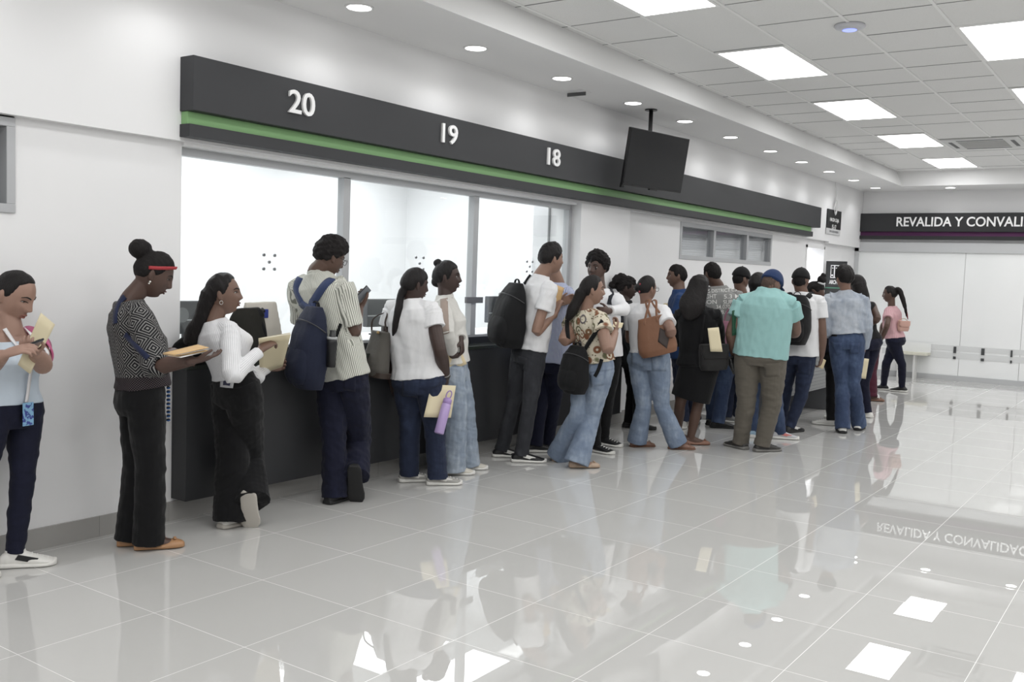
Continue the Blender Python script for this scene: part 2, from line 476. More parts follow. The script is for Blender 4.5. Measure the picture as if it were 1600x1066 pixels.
# storage room behind the open door at the far end
struct('wall_store', MB().box((WX-1.8, 14.3, 0), (WX-1.7, 16.4, 2.6)).box((WX-1.7, 14.3, 0), (WX-0.27, 14.4, 2.6)).box((WX-1.7, 16.3, 0), (WX-0.27, 16.4, 2.6)), OW)
struct('ceiling_store', MB().box((WX-1.8, 14.3, 2.6), (WX-0.27, 16.4, 2.65)), OW)
t = thing('office_ceiling_panel', 'white light panel inside the bright room through the open doorway', 'ceiling light', (WX-0.95, 15.3, 2.6))
MB().box((-0.5, -0.6, -0.02), (0.5, 0.6, 0)).build('frame', plain('runner_white', rgb(214, 214, 213)), t)
MB().down(0.48, 0.58, -0.022).build('diffuser', emit('store_diffuser', (0.97, 0.98, 1, 1), 16.0), t)
b = MB(); b.box((WX-0.26, 14.76, 0), (WX-0.008, 14.81, 2.13)); b.box((WX-0.26, 15.63, 0), (WX-0.008, 15.68, 2.13)); b.box((WX-0.26, 14.76, 2.09), (WX-0.008, 15.68, 2.14))
struct('door_1', b, WHITE)

# the long counter under the glass
t = thing('service_counter', 'long charcoal service counter fixed under the white service windows', 'counter', (-4.76, 6.1, 0))
MB().box((-4.835, 3.47, 0.135), (-4.70, 8.72, 0.905)).build('front_panel', DARK, t, off=t.location)
MB().box((-4.915, 3.53, 0.905), (-4.69, 7.94, 0.932)).box((-4.79, 7.94, 0.905), (-4.69, 8.73, 0.932)).box((-4.83, 3.46, 0.905), (-4.69, 3.54, 0.932)).build('worktop', plain('dark_green_stone', rgb(46, 52, 46), 0.14, 0.5), t, bevel=0.003, off=t.location)
MB().box((GX-0.02, 3.53, 0.932), (GX+0.03, 7.94, 0.985)).build('upstand', plain('black_laminate', rgb(24, 25, 27), 0.3), t, off=t.location)
t = thing('inner_desk_ledge', 'white desk ledge running behind the service glass', 'desk', (-5.4, 5.7, 0))
MB().box((-5.75, 3.55, 0.95), (-5.0, 7.88, 0.98)).build('desktop', plain('white_laminate', rgb(240, 240, 240), 0.35), t, off=t.location)
MB().box((-5.16, 3.55, 0.0), (-5.12, 7.88, 0.95)).build('front_panel', plain('white_laminate', rgb(240, 240, 240)), t, off=t.location)

# monitors seen from behind through the glass
def monitor(u0, u1, v0, label, disc=False):
    x = -5.25
    a = on_x(u0, v0, x); c = on_x(u1, v0, x); y0, y1 = a[1], c[1]; zt = (a[2]+c[2])/2
    t = thing('computer_monitor', label, 'monitor', (x, (y0+y1)/2, 1.0), 'monitors behind the glass')
    w2 = (y1-y0)/2
    MB().box((-0.025, -w2, 0.07), (0.025, w2, zt-1.0)).build('casing', plain('monitor_casing', rgb(66, 68, 72), 0.4), t, bevel=0.008)
    MB().box((0.0255, -w2+0.004, 0.155), (0.028, w2-0.004, 0.163)).build('trim_strip', plain('strip_silver', rgb(190, 192, 194), 0.3), t)
    MB().box((-0.03, -0.04, 0.0), (0.0, 0.04, 0.1)).box((-0.09, -0.12, 0.0), (0.06, 0.12, 0.012)).build('stand', plain('monitor_stand', rgb(30, 31, 33), 0.4), t)
    if disc:
        MB().lathe((0.027, -w2+0.09, zt-1.09), (1, 0, 0), [(-0.002, 0.048), (0.002, 0.048), (0.0025, 0.0005)], 24).build('emblem', plain('emblem_grey', rgb(112, 115, 118), 0.4), t)
monitor(262, 330, 470, 'dark monitor behind the glass at window 20 with a round grey emblem', True)
monitor(571, 640, 467, 'dark monitor behind the glass beside the grey handbag')
monitor(761, 838, 463, 'dark monitor behind the glass, half hidden by the black backpack')

# signboard with window numbers
NAVY = plain('sign_charcoal', rgb(56, 57, 60), 0.55, 0.35)
def sign(label, p0, p1, axis, front, back, z):
    """three stepped bands; z = top, fascia bottom, colour bottom, band bottom"""
    t = thing('signboard', label, 'sign', ((p0+p1)/2 if axis == 0 else front, front if axis == 0 else (p0+p1)/2, z[3]))
    L = np.array(t.location)
    def bar(name, a, c, d0, d1, z0, z1, mat):
        if axis == 1: bb = MB().box((min(d0, d1), a, z0), (max(d0, d1), c, z1))
        else: bb = MB().box((a, min(d0, d1), z0), (c, max(d0, d1), z1))
        return bb.build(name, mat, t, bevel=0.003, off=L)
    return t, bar
t20, bar = sign('long charcoal signboard with a green stripe and the white numbers 20, 19 and 18', 3.46, 14.78, 1, -4.66, HX, (2.69, 2.385, 2.31, 2.24))
GREEN = plain('sign_green', rgb(122, 178, 104), 0.5)
bar('fascia', 3.46, 14.78, -4.66, HX, 2.385, 2.69, NAVY)
bar('colour_stripe', 3.47, 14.53, -4.72, HX, 2.312, 2.384, GREEN)
bar('lower_band', 3.46, 14.53, -4.69, HX, 2.24, 2.312, NAVY)
LET = plain('letter_white', rgb(246, 246, 246), 0.4)
for s_, y0, w_, z0, h_ in (('20', 4.155, 0.215, 2.478, 0.145), ('19', 5.655, 0.185, 2.488, 0.145), ('18', 7.11, 0.2, 2.485, 0.15)):
    place_text('lettering', s_, LET, t20, (-4.652, y0, z0), (0, 1, 0), (0, 0, 1), width=w_, height=h_, extrude=0.008, offset=0.012)
tr, bar = sign('charcoal signboard with a purple stripe reading REVALIDA Y CONVALIDACIÓN on the back wall', -4.83, 2.4, 0, YB-0.12, YB, (2.785, 2.473, 2.4, 2.345))
PURPLE = plain('sign_purple', rgb(98, 20, 92), 0.5)
bar('fascia', -4.83+0.0, 2.4, YB-0.12, YB, 2.473, 2.785, plain('sign_black', rgb(44, 45, 47), 0.5, 0.35))
bar('colour_stripe', -4.82, 2.4, YB-0.06, YB, 2.402, 2.472, PURPLE)
bar('lower_band', -4.83, 2.4, YB-0.11, YB, 2.345, 2.402, plain('sign_black', rgb(44, 45, 47)))
pa, pb = on_y(1400.5, 356, YB-0.12), on_y(1600, 356, YB-0.12)
place_text('lettering', 'REVALIDA Y CONVALIDACI\u00d3N', LET, tr, (pa[0], YB-0.126, 2.56), (1, 0, 0), (0, 0, 1), width=(pb[0]-pa[0])*1.385, height=0.2, extrude=0.006, offset=0.016)

# glazed back partition under the purple sign
def frosted():
    t = NT('white_film_glass'); o = t.coord()
    n = t.noise(t.coord((0.35, 1, 0.3)), 1.4, 2)  # broad grey blur in the colour imitates shadow inside, behind the film
    t.base(t.mix(t.ramp(n, 0.35, 0.75), rgb(240, 243, 243), rgb(251, 252, 252))); t.set(0.05, 0.5); t.b.inputs['IOR'].default_value = 1.5
    return t.m
FROST = frosted()
b = MB(); ZT = 2.19
b.box((-4.87, YB-0.07, ZT-0.06), (XR, YB, ZT+0.1)); b.box((-4.87, YB-0.07, 0), (-4.79, YB, ZT)); b.box((-4.79, YB-0.07, 0), (XR, YB, 0.085))
wn4 = struct('window_4', b, plain('pale_aluminium', rgb(196, 198, 200), 0.4, 0.5, 0.2))
for x0, x1 in ((-4.79, -3.065), (-3.06, -2.165), (-2.16, -0.6), (-0.595, 1.2), (1.205, 3.0), (3.005, XR)):
    MB().box((x0, YB-0.04, 0.085), (x1, YB-0.03, ZT-0.06)).build('pane', FROST, wn4)
BK = plain('fitting_and_reflection_black', rgb(70, 72, 74), 0.4)
for u, hw in ((1492, 0.021), (1536, 0.024), (1581, 0.013)):
    p = on_y(u, 548, YB-0.045)
    MB().box((p[0]-hw, YB-0.06, 0.46), (p[0]+hw, YB-0.04, 0.57)).box((p[0]-hw, YB-0.06, 0.36), (p[0]+hw, YB-0.04, 0.405)).build('fitting_and_reflection', BK, wn4)  # upper block is the fitting, lower short block stands in for its reflection
MB().box((-4.3, YB-0.046, 0.37), (XR, YB-0.041, 0.47)).box((-4.3, YB-0.046, 0.50), (XR, YB-0.041, 0.585)).build('safety_band', plain('etched_band', rgb(222, 224, 224), 0.25), wn4)
t = thing('wall_bench', 'low cream bench ledge against the white glazed back wall', 'bench', (-3.95, 17.2, 0))
p0, p1 = on_y(1400, 558, 17.25), on_y(1451, 558, 17.25)
MB().box((p0[0], 17.1, 0.40), (p1[0], 17.385, 0.44)).build('seat', plain('bench_cream', rgb(214, 212, 194), 0.5), t, off=t.location)
MB().box((p0[0], 17.37, 0.44), (p1[0], 17.385, 0.60)).build('backrest', plain('bench_white', rgb(238, 240, 240), 0.4), t, off=t.location)
for x in (p0[0]+0.05, p0[0]+0.3): MB().box((x, 17.15, 0), (x+0.03, 17.35, 0.40)).build('leg', plain('bench_leg', rgb(222, 222, 220), 0.5), t, off=t.location)

# recessed ceiling panels
k = 0
for ci in (0, 3, 6, 9):
    for rj in range(-28, 13, 4):
        x, y = TCX+(ci+0.5)*TSX, TCY+(rj+1)*TSY
        where = ('first row from the counter', 'second row from the counter', 'third row from the counter', 'row by the right wall')[ci//3]
        n_ = (rj+28)//4
        lab = f'ceiling light panel, {where}, ' + ('eleventh', 'tenth', 'ninth', 'eighth', 'seventh', 'sixth', 'fifth', 'fourth', 'third', 'second', 'first')[n_] + ' from the back wall'
        t = thing('ceiling_panel_light', lab, 'ceiling light', (x, y, ZC), 'recessed ceiling panel lights')
        b = MB(); X, Y = TSX/2-0.012, TSY-0.012; i_ = 0.024
        b.box((-X, -Y, -0.012), (X, -Y+i_, 0.001)); b.box((-X, Y-i_, -0.012), (X, Y, 0.001)); b.box((-X, -Y+i_, -0.012), (-X+i_, Y-i_, 0.001)); b.box((X-i_, -Y+i_, -0.012), (X, Y-i_, 0.001))
        b.build('frame', plain('runner_white', rgb(214, 214, 213)), t)
        MB().down(X-i_+0.002, Y-i_+0.002, -0.008).build('diffuser', emit('panel_diffuser', (1, 1, 0.995, 1), PANEL_E), t)
# recessed downlights in the soffit, each with its own lamp
def downlight(x, y, lab, lamp=True):
    t = thing('recessed_downlight', lab, 'ceiling light', (x, y, ZS), 'round downlights in the soffit')
    MB().lathe((0, 0, 0), (0, 0, -1), [(0.0, 0.092), (0.006, 0.092), (0.009, 0.084), (0.006, 0.076), (0.0, 0.076)], 32).build('ring', plain('ring_white', rgb(236, 236, 236), 0.4), t, True)
    MB().lathe((0, 0, 0), (0, 0, -1), [(0.0, 0.078), (0.005, 0.078), (0.006, 0.0005)], 32).build('lens', emit('downlight_lens', (1, 0.99, 0.97, 1), 9.0, 'NONE'), t)
    if lamp:
        ld = bpy.data.lights.new('lamp', 'SPOT'); ld.energy = SPOT_W; ld.spot_size = math.radians(128); ld.spot_blend = 0.55; ld.shadow_soft_size = 0.06
        lo = bpy.data.objects.new('lamp', ld); COL.objects.link(lo); lo.parent = t; lo.location = (0, 0, -0.02)
        # points straight down
names = ['nearest of those in view', 'second nearest of those in view', 'third along the soffit', 'between the third downlight and the hanging screen', 'just past the hanging screen', 'second past the hanging screen', 'third past the hanging screen', 'fourth past the hanging screen', 'fourth from the far corner', 'third from the far corner', 'at the far corner']
for (u, v), n_ in zip([(556, 12), (742, 75), (878, 122), (987, 161), (1073, 189), (1144, 214), (1202, 236), (1252, 253), (1295, 268), (1331, 281.5), (1363, 293.5)], names):
    p = on_floor(u, v, ZS); downlight(-4.405, p[1], 'recessed downlight over the counter wall, '+n_)
for y in (3.27, 2.07, 0.87, -0.33): downlight(-4.405, y, 'round recessed downlight in the left soffit above the near end of the queue')
downlight(on_floor(1482, 291.5, ZS)[0], 16.98, 'round recessed downlight above the purple striped sign')
for x in (-2.0, -0.8, 0.4, 1.6, 2.8, 4.0): downlight(x, 16.98, 'round recessed downlight in the far soffit to the right of the purple sign text')

# access point and air-conditioning cassette on the ceiling
p = on_floor(1328, 39, ZC)
t = thing('wireless_access_point', 'round white wireless access point with a blue glow on the tile ceiling', 'access point', (p[0], p[1], ZC))
MB().lathe((0, 0, 0), (0, 0, -1), [(0, 0.105), (0.012, 0.11), (0.024, 0.10), (0.034, 0.075), (0.038, 0.03), (0.038, 0.0005)], 40).build('dome', plain('ap_white', rgb(206, 207, 214), 0.35), t, True)
MB().lathe((0, 0, 0), (0, 0, -1), [(0.0395, 0.03), (0.041, 0.032), (0.0395, 0.05), (0.037, 0.05)], 32).build('status_ring', emit('blue_led', (0.12, 0.2, 1, 1), 1.2), t)
a = on_floor(1475, 221, ZC); c_ = on_floor(1600, 217, ZC)
x0, x1, y0, y1 = TCX+1*TSX+0.03, TCX+2.5*TSX, TCY+9*TSY, TCY+10.5*TSY
t = thing('air_conditioning_cassette', 'square white ceiling air-conditioning cassette with a grey grille', 'air conditioner', ((x0+x1)/2, (y0+y1)/2, ZC))
hx, hy = (x1-x0)/2, (y1-y0)/2
b = MB(); b.box((-hx, -hy, -0.025), (hx, hy, 0)); b.build('housing', plain('ac_white', rgb(214, 215, 214), 0.4), t, bevel=0.012)
b = MB()
for sx, sy, lx, ly in ((0, -1, 0.6, 0.05), (0, 1, 0.6, 0.05), (-1, 0, 0.05, 0.6), (1, 0, 0.05, 0.6)):
    b.box((sx*hx*0.8-lx*hx, sy*hy*0.8-ly*hy, -0.0275), (sx*hx*0.8+lx*hx, sy*hy*0.8+ly*hy, -0.0255))
b.build('air_slot', plain('slot_dark', rgb(96, 97, 98), 0.6), t)
b = MB()
for q in range(9): b.box((-hx*0.6, -hy*0.6+q*hy*0.135, -0.031), (hx*0.6, -hy*0.6+q*hy*0.135+hy*0.1, -0.0255))
b.build('grille', plain('grille_grey', rgb(172, 172, 170), 0.5), t, bevel=0.002)

# ceiling bracket near the wall
p = on_floor(868, 146, ZS)
t = thing('ceiling_hatch', 'small white bracket plate on the soffit between downlights', 'bracket', (HX+0.16, p[1], ZS))
MB().box((-0.12, -0.09, -0.004), (0.12, 0.09, 0)).build('plate', plain('ring_white', rgb(236, 236, 236)), t)
MB().box((-0.09, 0.02, -0.035), (0.1, 0.03, -0.004)).build('flange', plain('slot_dark', rgb(96, 97, 98)), t)

# television hung from the soffit
tvq = [on_x(u, v, -4.42) for u, v in ((987, 199), (1077.5, 216.5), (1064.5, 302), (972, 290))]
t = thing('television', 'black flat-screen television hanging tilted from a ceiling pole', 'television', (-4.322, 8.553, 2.665))
phi, tilt, tw = 0.179, 0.143, 0.943
TH = np.array([math.sin(phi), math.cos(phi), 0]); TN = np.array([math.cos(phi), -math.sin(phi), 0])
TU = np.array([0, 0, 1])*math.cos(tilt)+TN*math.sin(tilt); TNN = np.cross(TH, TU); Z3 = np.zeros(3); th_ = tw*0.575
MB().obox(Z3-TNN*0.015, TH*tw/2, TU*th_/2, TNN*0.015).build('casing', plain('tv_black', rgb(22, 22, 24), 0.35), t, bevel=0.004)
MB().obox(TNN*0.0015+TU*0.006, TH*(tw/2-0.01), TU*(th_/2-0.014), TNN*0.0012).build('screen', plain('tv_screen', rgb(34, 34, 36), 0.12, 0.5), t)
MB().obox(-TNN*0.045, TH*0.22, TU*0.16, TNN*0.016).build('rear_housing', plain('tv_black', rgb(22, 22, 24)), t, bevel=0.01)
MB().obox(-TU*(th_/2+0.006)+TNN*0.0, TH*0.06, TU*0.006, TNN*0.01).obox(-TU*(th_/2)-TH*(tw/2-0.03)-TNN*0.03, TH*0.02, TU*0.022, TNN*0.01).build('sensor_bar', plain('tv_black', rgb(22, 22, 24)), t)
MB().lathe((-0.09, 0, 0.02), (0, 0, 1), [(0, 0.02), (ZS-2.665-0.02, 0.02)], 16).build('pole', plain('pole_black', rgb(30, 30, 32), 0.4), t, True)
MB().lathe((-0.09, 0, ZS-2.665-0.012), (0, 0, 1), [(0, 0.06), (0.012, 0.06)], 24).obox((-0.07, 0, 0.02), (0.03, 0, 0), (0, 0.08, 0), (0, 0, 0.1)).build('mount', plain('pole_black', rgb(30, 30, 32)), t)

# hanging direction sign on the header, and the archive sign
a, c_ = on_x(1294, 326, HX+0.02), on_x(1315, 331, HX+0.02); d_ = on_x(1293, 356, HX+0.02); e_ = on_x(1292.5, 365, HX+0.02)
t = thing('hanging_sign', 'small black sign reading HACIA CAJA 15-17 on the wall beside the signboard end', 'sign', (HX+0.01, (a[1]+c_[1])/2, e_[2]))
L = np.array(t.location); w2 = (c_[1]-a[1])/2
SB = plain('sign_panel_black', rgb(30, 31, 32), 0.45)
MB().box((-0.004, -w2, d_[2]-L[2]), (0.01, w2, a[2]-L[2])).build('panel', SB, t)
MB().box((-0.004, -w2-0.02, 0), (0.009, w2-0.01, d_[2]-L[2])).build('footer_strip', plain('sign_footer', rgb(206, 207, 208), 0.5), t)
zz = a[2]
place_text('lettering', 'HACIA CAJA', LET, t, (HX+0.021, L[1]-w2*0.66, zz-0.205), (0, 1, 0), (0, 0, 1), width=w2*1.32, height=0.075, extrude=0.002, offset=0.004)
place_text('lettering', '15-17', LET, t, (HX+0.021, L[1]-w2*0.3, zz-0.305), (0, 1, 0), (0, 0, 1), width=w2*0.6, height=0.07, extrude=0.002, offset=0.004)
place_text('lettering', 'EDUCACI\u00d3N SUPERIOR', plain('footer_ink', rgb(110, 112, 116)), t, (HX+0.02, L[1]-w2*0.62, L[2]+0.03), (0, 1, 0), (0, 0, 1), width=w2*1.3, height=0.04, extrude=0.001)
b = MB()
for k in range(5):
    ang = k*1.2; r_ = 0.07+0.012*k
    b.tube([(0.025+0.01*math.sin(q+k), r_*math.cos(q+ang)*0.8, zz-L[2]+0.04+r_*math.sin(q+ang)) for q in np.linspace(0, 5.4, 12)], [0.006]*12, (1, 0, 0), 6, 2)
b.build('coiled_cable', plain('cable_white', rgb(214, 214, 214), 0.4), t, True)
MB().tube([(0.012, 0.02, zz-L[2]+0.1), (0.012, -0.01, zz-L[2]+0.3), (0.01, -0.06, ZS-L[2])], [0.004]*3, (1, 0, 0), 6).build('cable', plain('cable_white', rgb(214, 214, 214)), t, True)
ya = 15.72
a, c_ = on_y(1291.5, 408, ya), on_y(1324, 408, ya); z0 = on_y(1291, 459, ya)[2]
t = thing('flag_sign', 'black square wall sign with a binder icon reading ARCHIVO and a green line', 'sign', (a[0], ya, z0))
W_, H_ = c_[0]-a[0], a[2]-z0
MB().box((WX-0.02-a[0], -0.005, H_*0.4), (0.02, 0.02, H_*0.6)).build('bracket', ALU, t)
MB().box((0, -0.012, -0.12), (W_, 0.012, H_)).build('panel', SB, t, bevel=0.003)
MB().box((0, -0.0135, 0.09), (W_, -0.0118, 0.105)).build('green_line', plain('line_green', rgb(40, 130, 96), 0.5), t)
b = MB()
for q in range(3):
    x = W_*(0.24+q*0.18); b.box((x, -0.015, H_*0.5), (x+0.008, -0.012, H_*0.86)); b.box((x+W_*0.16, -0.015, H_*0.5), (x+W_*0.16+0.008, -0.012, H_*0.86))
    b.box((x, -0.015, H_*0.86), (x+W_*0.16+0.008, -0.012, H_*0.88)); b.box((x, -0.015, H_*0.49), (x+W_*0.16+0.008, -0.012, H_*0.51)); b.box((x+0.02, -0.015, H_*0.78), (x+W_*0.16-0.01, -0.012, H_*0.8))
    b.lathe((x+W_*0.085, -0.012, H_*0.57), (0, -1, 0), [(0, 0.014), (0.003, 0.014), (0.003, 0.007), (0.0005, 0.007)], 12)
b.build('binder_icon', LET, t)
place_text('lettering', 'ARCHIVO', LET, t, (a[0]+W_*0.2, ya-0.0135, z0+H_*0.3), (1, 0, 0), (0, 0, 1), width=W_*0.62, height=0.065, extrude=0.0015, offset=0.012)

# ------------------------------------------------------------------ people: helpers
VOXK = 1.0
def fuse(parts, vox, sm=2, amp=0.0, freq=30.0, zfreq=1.0, seed=0):
    """overlapping closed shapes -> one continuous skin"""
    m = parts.me('raw'); o = bpy.data.objects.new('raw', m); COL.objects.link(o)
    bm = bmesh.new(); bm.from_mesh(m); bmesh.ops.recalc_face_normals(bm, faces=bm.faces); bm.to_mesh(m); bm.free()
    r = o.modifiers.new('r', 'REMESH'); r.mode = 'VOXEL'; r.voxel_size = vox*VOXK
    if sm:
        q = o.modifiers.new('s', 'SMOOTH'); q.factor = 0.5; q.iterations = sm
    dg = C.evaluated_depsgraph_get()
    out = bpy.data.meshes.new_from_object(o.evaluated_get(dg))
    bpy.data.objects.remove(o); bpy.data.meshes.remove(m)
    if amp > 0: ripple(out, amp, freq, zfreq, seed)
    smooth_me(out)
    return out
def wob(P, freq, seed):
    rng = np.random.RandomState(seed); r = np.zeros(len(P))
    for k in range(7):
        d = rng.normal(size=3); d /= np.linalg.norm(d)
        r += np.sin(P @ d * freq*(0.6+rng.rand()*1.3) + rng.rand()*6.28 + 1.3*np.sin(P @ rng.normal(size=3)*freq*0.35))
    return r/3.5
def coords(me):
    a = np.empty(len(me.vertices)*3); me.vertices.foreach_get('co', a); return a.reshape(-1, 3)
def ripple(me, amp, freq, zfreq=1.0, seed=0):
    P = coords(me); N = np.empty(len(me.vertices)*3); me.vertices.foreach_get('normal', N); N = N.reshape(-1, 3)
    Q = P*np.array([1, 1, zfreq]); h = wob(Q, freq, seed) + 0.4*wob(Q, freq*2.1, seed+5)
    P = P + N*(amp*h)[:, None]
    me.vertices.foreach_set('co', P.ravel()); me.update()
def unit(v):
    v = np.asarray(v, float); return v/(np.linalg.norm(v)+1e-9)
def pattern_coords(me, bones):
    """'pat' attribute: (round the limb, along it) in metres, from the nearest bone"""
    P = coords(me); best = np.full(len(P), 1e9); out = np.zeros((len(P), 3))
    for a, b, ref, rad in bones:
        a = np.asarray(a, float); b = np.asarray(b, float); T = unit(b-a); L = np.linalg.norm(b-a)
        t = np.clip((P-a) @ T, -0.1*L, 1.1*L); d = P-a-t[:, None]*T; dist = np.linalg.norm(d, axis=1)/rad
        X = unit(np.asarray(ref)-np.dot(ref, T)*T); Y = np.cross(T, X)
        ang = np.arctan2(d @ Y, d @ X)
        k = dist < best
        best[k] = dist[k]; out[k] = np.stack([ang*rad, t, np.full(len(P), float(rad > .1))], 1)[k]
    at = me.attributes.new('pat', 'FLOAT_VECTOR', 'POINT'); at.data.foreach_set('vector', out.ravel())

def head_grid(female, nu=64, nv=48):
    rings = []
    for i in range(1, nv):
        el = math.pi*i/nv - math.pi/2
        ring = []
        for j in range(nu):
            az = 2*math.pi*j/nu
            x, y, z = math.cos(el)*math.sin(az), math.cos(el)*math.cos(az), math.sin(el)
            ring.append((x, y, z))
        rings.append(ring)
    return np.array(rings)
def head_shape(D, female, face=True):
    x, y, z = D[..., 0], D[..., 1], D[..., 2]
    W = 0.0735 if female else 0.076
    lo = np.clip(-z, 0, 1)
    px = x*W*(1 - (0.30 if female else 0.22)*lo**1.6)*(1+0.03*np.clip(z, 0, 1))
    py = y*np.where(y > 0, 0.092, 0.102)
    pz = z*0.116
    py = np.where((y < 0), py*(1-0.42*lo**1.2), py*(1-0.02*lo))         # nape tucks in
    py = py + np.where(y > 0, 0.010*lo**2, 0)
    if face:
        f = np.clip(y*1.6, 0, 1)
        def g(cx, cz, sx, sz, k=1): return np.exp(-((np.abs(px)-cx)/sx)**2-((pz-cz)/sz)**2)
        py = py - f*0.006*np.exp(-(pz/0.05)**2)
        nose = np.where(pz > -0.024, np.exp(-((pz+0.024)/0.030)**2), np.exp(-((pz+0.024)/0.009)**2))
        py = py + f*0.023*nose*np.exp(-(px/(0.009+0.006*nose))**2)
        py = py + f*0.005*np.exp(-((pz-0.020)/0.02)**2)*np.exp(-(px/0.010)**2)
        py = py + f*0.008*g(0.013, -0.027, 0.008, 0.008)
        py = py - f*0.010*g(0.031, 0.012, 0.016, 0.013)
        py = py + f*0.004*g(0.030, 0.032, 0.022, 0.008)
        py = py + f*0.005*g(0.046, -0.016, 0.020, 0.020)
        py = py + f*0.008*g(0, -0.0515, 0.019, 0.0055)+f*0.0085*g(0, -0.064, 0.016, 0.0065)-f*0.004*g(0, -0.0575, 0.022, 0.0025)
        py = py - f*0.004*g(0, -0.078, 0.018, 0.006) + f*0.008*g(0, -0.096, 0.018, 0.014)
    return np.stack([px, py, pz], -1)
def hair_shape(D, thick, front=0.60, nape=-0.55, side=-0.12, temple=62, tz=0.36, thick_top=None, depth=0.012):
    """swept-back head of hair: head shape grown where hair grows, sunk under the skin elsewhere"""
    P = head_shape(D, True, False)
    x, y, z = D[..., 0], D[..., 1], D[..., 2]
    az = np.degrees(np.abs(np.arctan2(x, y)))
    zh = np.interp(az, [0, 30, temple, 78, 92, 102, 116, 180], [front, front-0.03, tz, side+.08+(tz-.36)*.5, side, -0.05, nape*0.75, nape])
    m = np.clip((z-zh)/0.12+0.5, 0, 1); m = m*m*(3-2*m)
    m2 = np.clip((z-zh)/0.38, 0, 1)
    tt = thick if thick_top is None else thick+(thick_top-thick)*np.clip(z, 0, 1)
    off = m*tt*(0.35+0.65*m2) - (1-m)*depth
    n = D/np.linalg.norm(D, axis=-1, keepdims=True)
    return P + n*np.asarray(off)[..., None]

class Fig:
    """one person standing at a floor point, with a local frame along the line of sight"""
    def __init__(s, u, v):
        s.root = on_floor(u, v); s.root[2] = 0.0
        s.D = math.hypot(s.root[0], s.root[1]); s.l = np.array([s.root[0]/s.D, s.root[1]/s.D, 0.0]); s.r = np.array([s.l[1], -s.l[0], 0.0])
        s.z = np.array([0, 0, 1.0]); s.ppm = FPX/float(CR[2] @ (s.root-CO))
    def at(s, u, v, dd=0.0):
        d = ray(u, v); return CO + d*((s.D+dd)/float(d @ s.l)) - s.root
    def dirv(s, a):
        a = math.radians(a); return math.cos(a)*s.l + math.sin(a)*s.r
    def vec(s, t): return unit(t[0]*s.r+t[1]*s.z+t[2]*s.l)
    def reach(s, A, u, v, L, sgn):
        """point on the sight line of (u,v) at distance L from A; sgn -1 nearer the camera, +1 farther"""
        d = ray(u, v); o = CO-s.root
        b = float(d @ (o-A)); aa = float(d @ d); cc = float((o-A) @ (o-A))-L*L; q = b*b-aa*cc
        t = (-b + sgn*math.sqrt(max(q, 0)))/aa
        return o+d*t

RINGF = [(0, .120, .085, .105), (.10, .166, .098, .125), (.2, .166, .102, .112), (.38, .128, .095, .082), (.5, .130, .098, .082), (.66, .147, .122, .092), (.78, .157, .100, .098), (.88, .138, .075, .090), (.95, .086, .060, .074), (1.0, .064, .052, .060)]
RINGM = [(0, .125, .090, .100), (.10, .160, .100, .116), (.2, .158, .104, .108), (.38, .148, .108, .095), (.5, .153, .110, .100), (.66, .170, .120, .110), (.78, .182, .108, .112), (.88, .158, .082, .100), (.95, .100, .066, .082), (1.0, .074, .058, .066)]
FOOT = [(0, .018, .045), (.05, .028, .062), (.15, .033, .078), (.28, .033, .092), (.42, .033, .078), (.58, .038, .060), (.72, .043, .048), (.85, .041, .038), (.95, .028, .030), (1, .010, .022)]

def foot_frame(F, spec, Lf):
    """spec = (u, v, heading, pitch): middle of a flat sole, or the toe contact of a lifted one"""
    u, v, hd, pt = spec[:4]
    P = on_floor(u, v)-F.root; f = F.dirv(hd); lat = np.array([f[1], -f[0], 0.0]); z = np.array([0, 0, 1.0])
    if pt:
        a = math.radians(pt); f2 = f*math.cos(a)-z*math.sin(a); z2 = z*math.cos(a)+f*math.sin(a)
        o = P - f2*Lf*0.42 + z*0.012
        return o, lat, f2, z2
    return P, lat, f, z
def foot_rings(fr, Lf, tab, wk=1.0, hk=1.0, zlo=0.0, grow=0.0, seg=18, hadd=0.0):
    o, lat, f, z = fr; out = []
    for s_, w, h in tab:
        y = (s_-0.5)*(Lf+2*grow); w = w*wk+grow; h = h*hk+hadd
        rg = []
        for k in range(seg):
            t = 2*math.pi*k/seg; c, sn = math.cos(t), math.sin(t)
            xx = w*math.copysign(abs(c)**0.75, c); zz = zlo+(h-zlo)*(0.38+0.62*sn if sn > 0 else 0.38*(1-abs(sn)**0.5))
            rg.append(o+lat*xx+f*y+z*zz)
        out.append(rg)
    return out
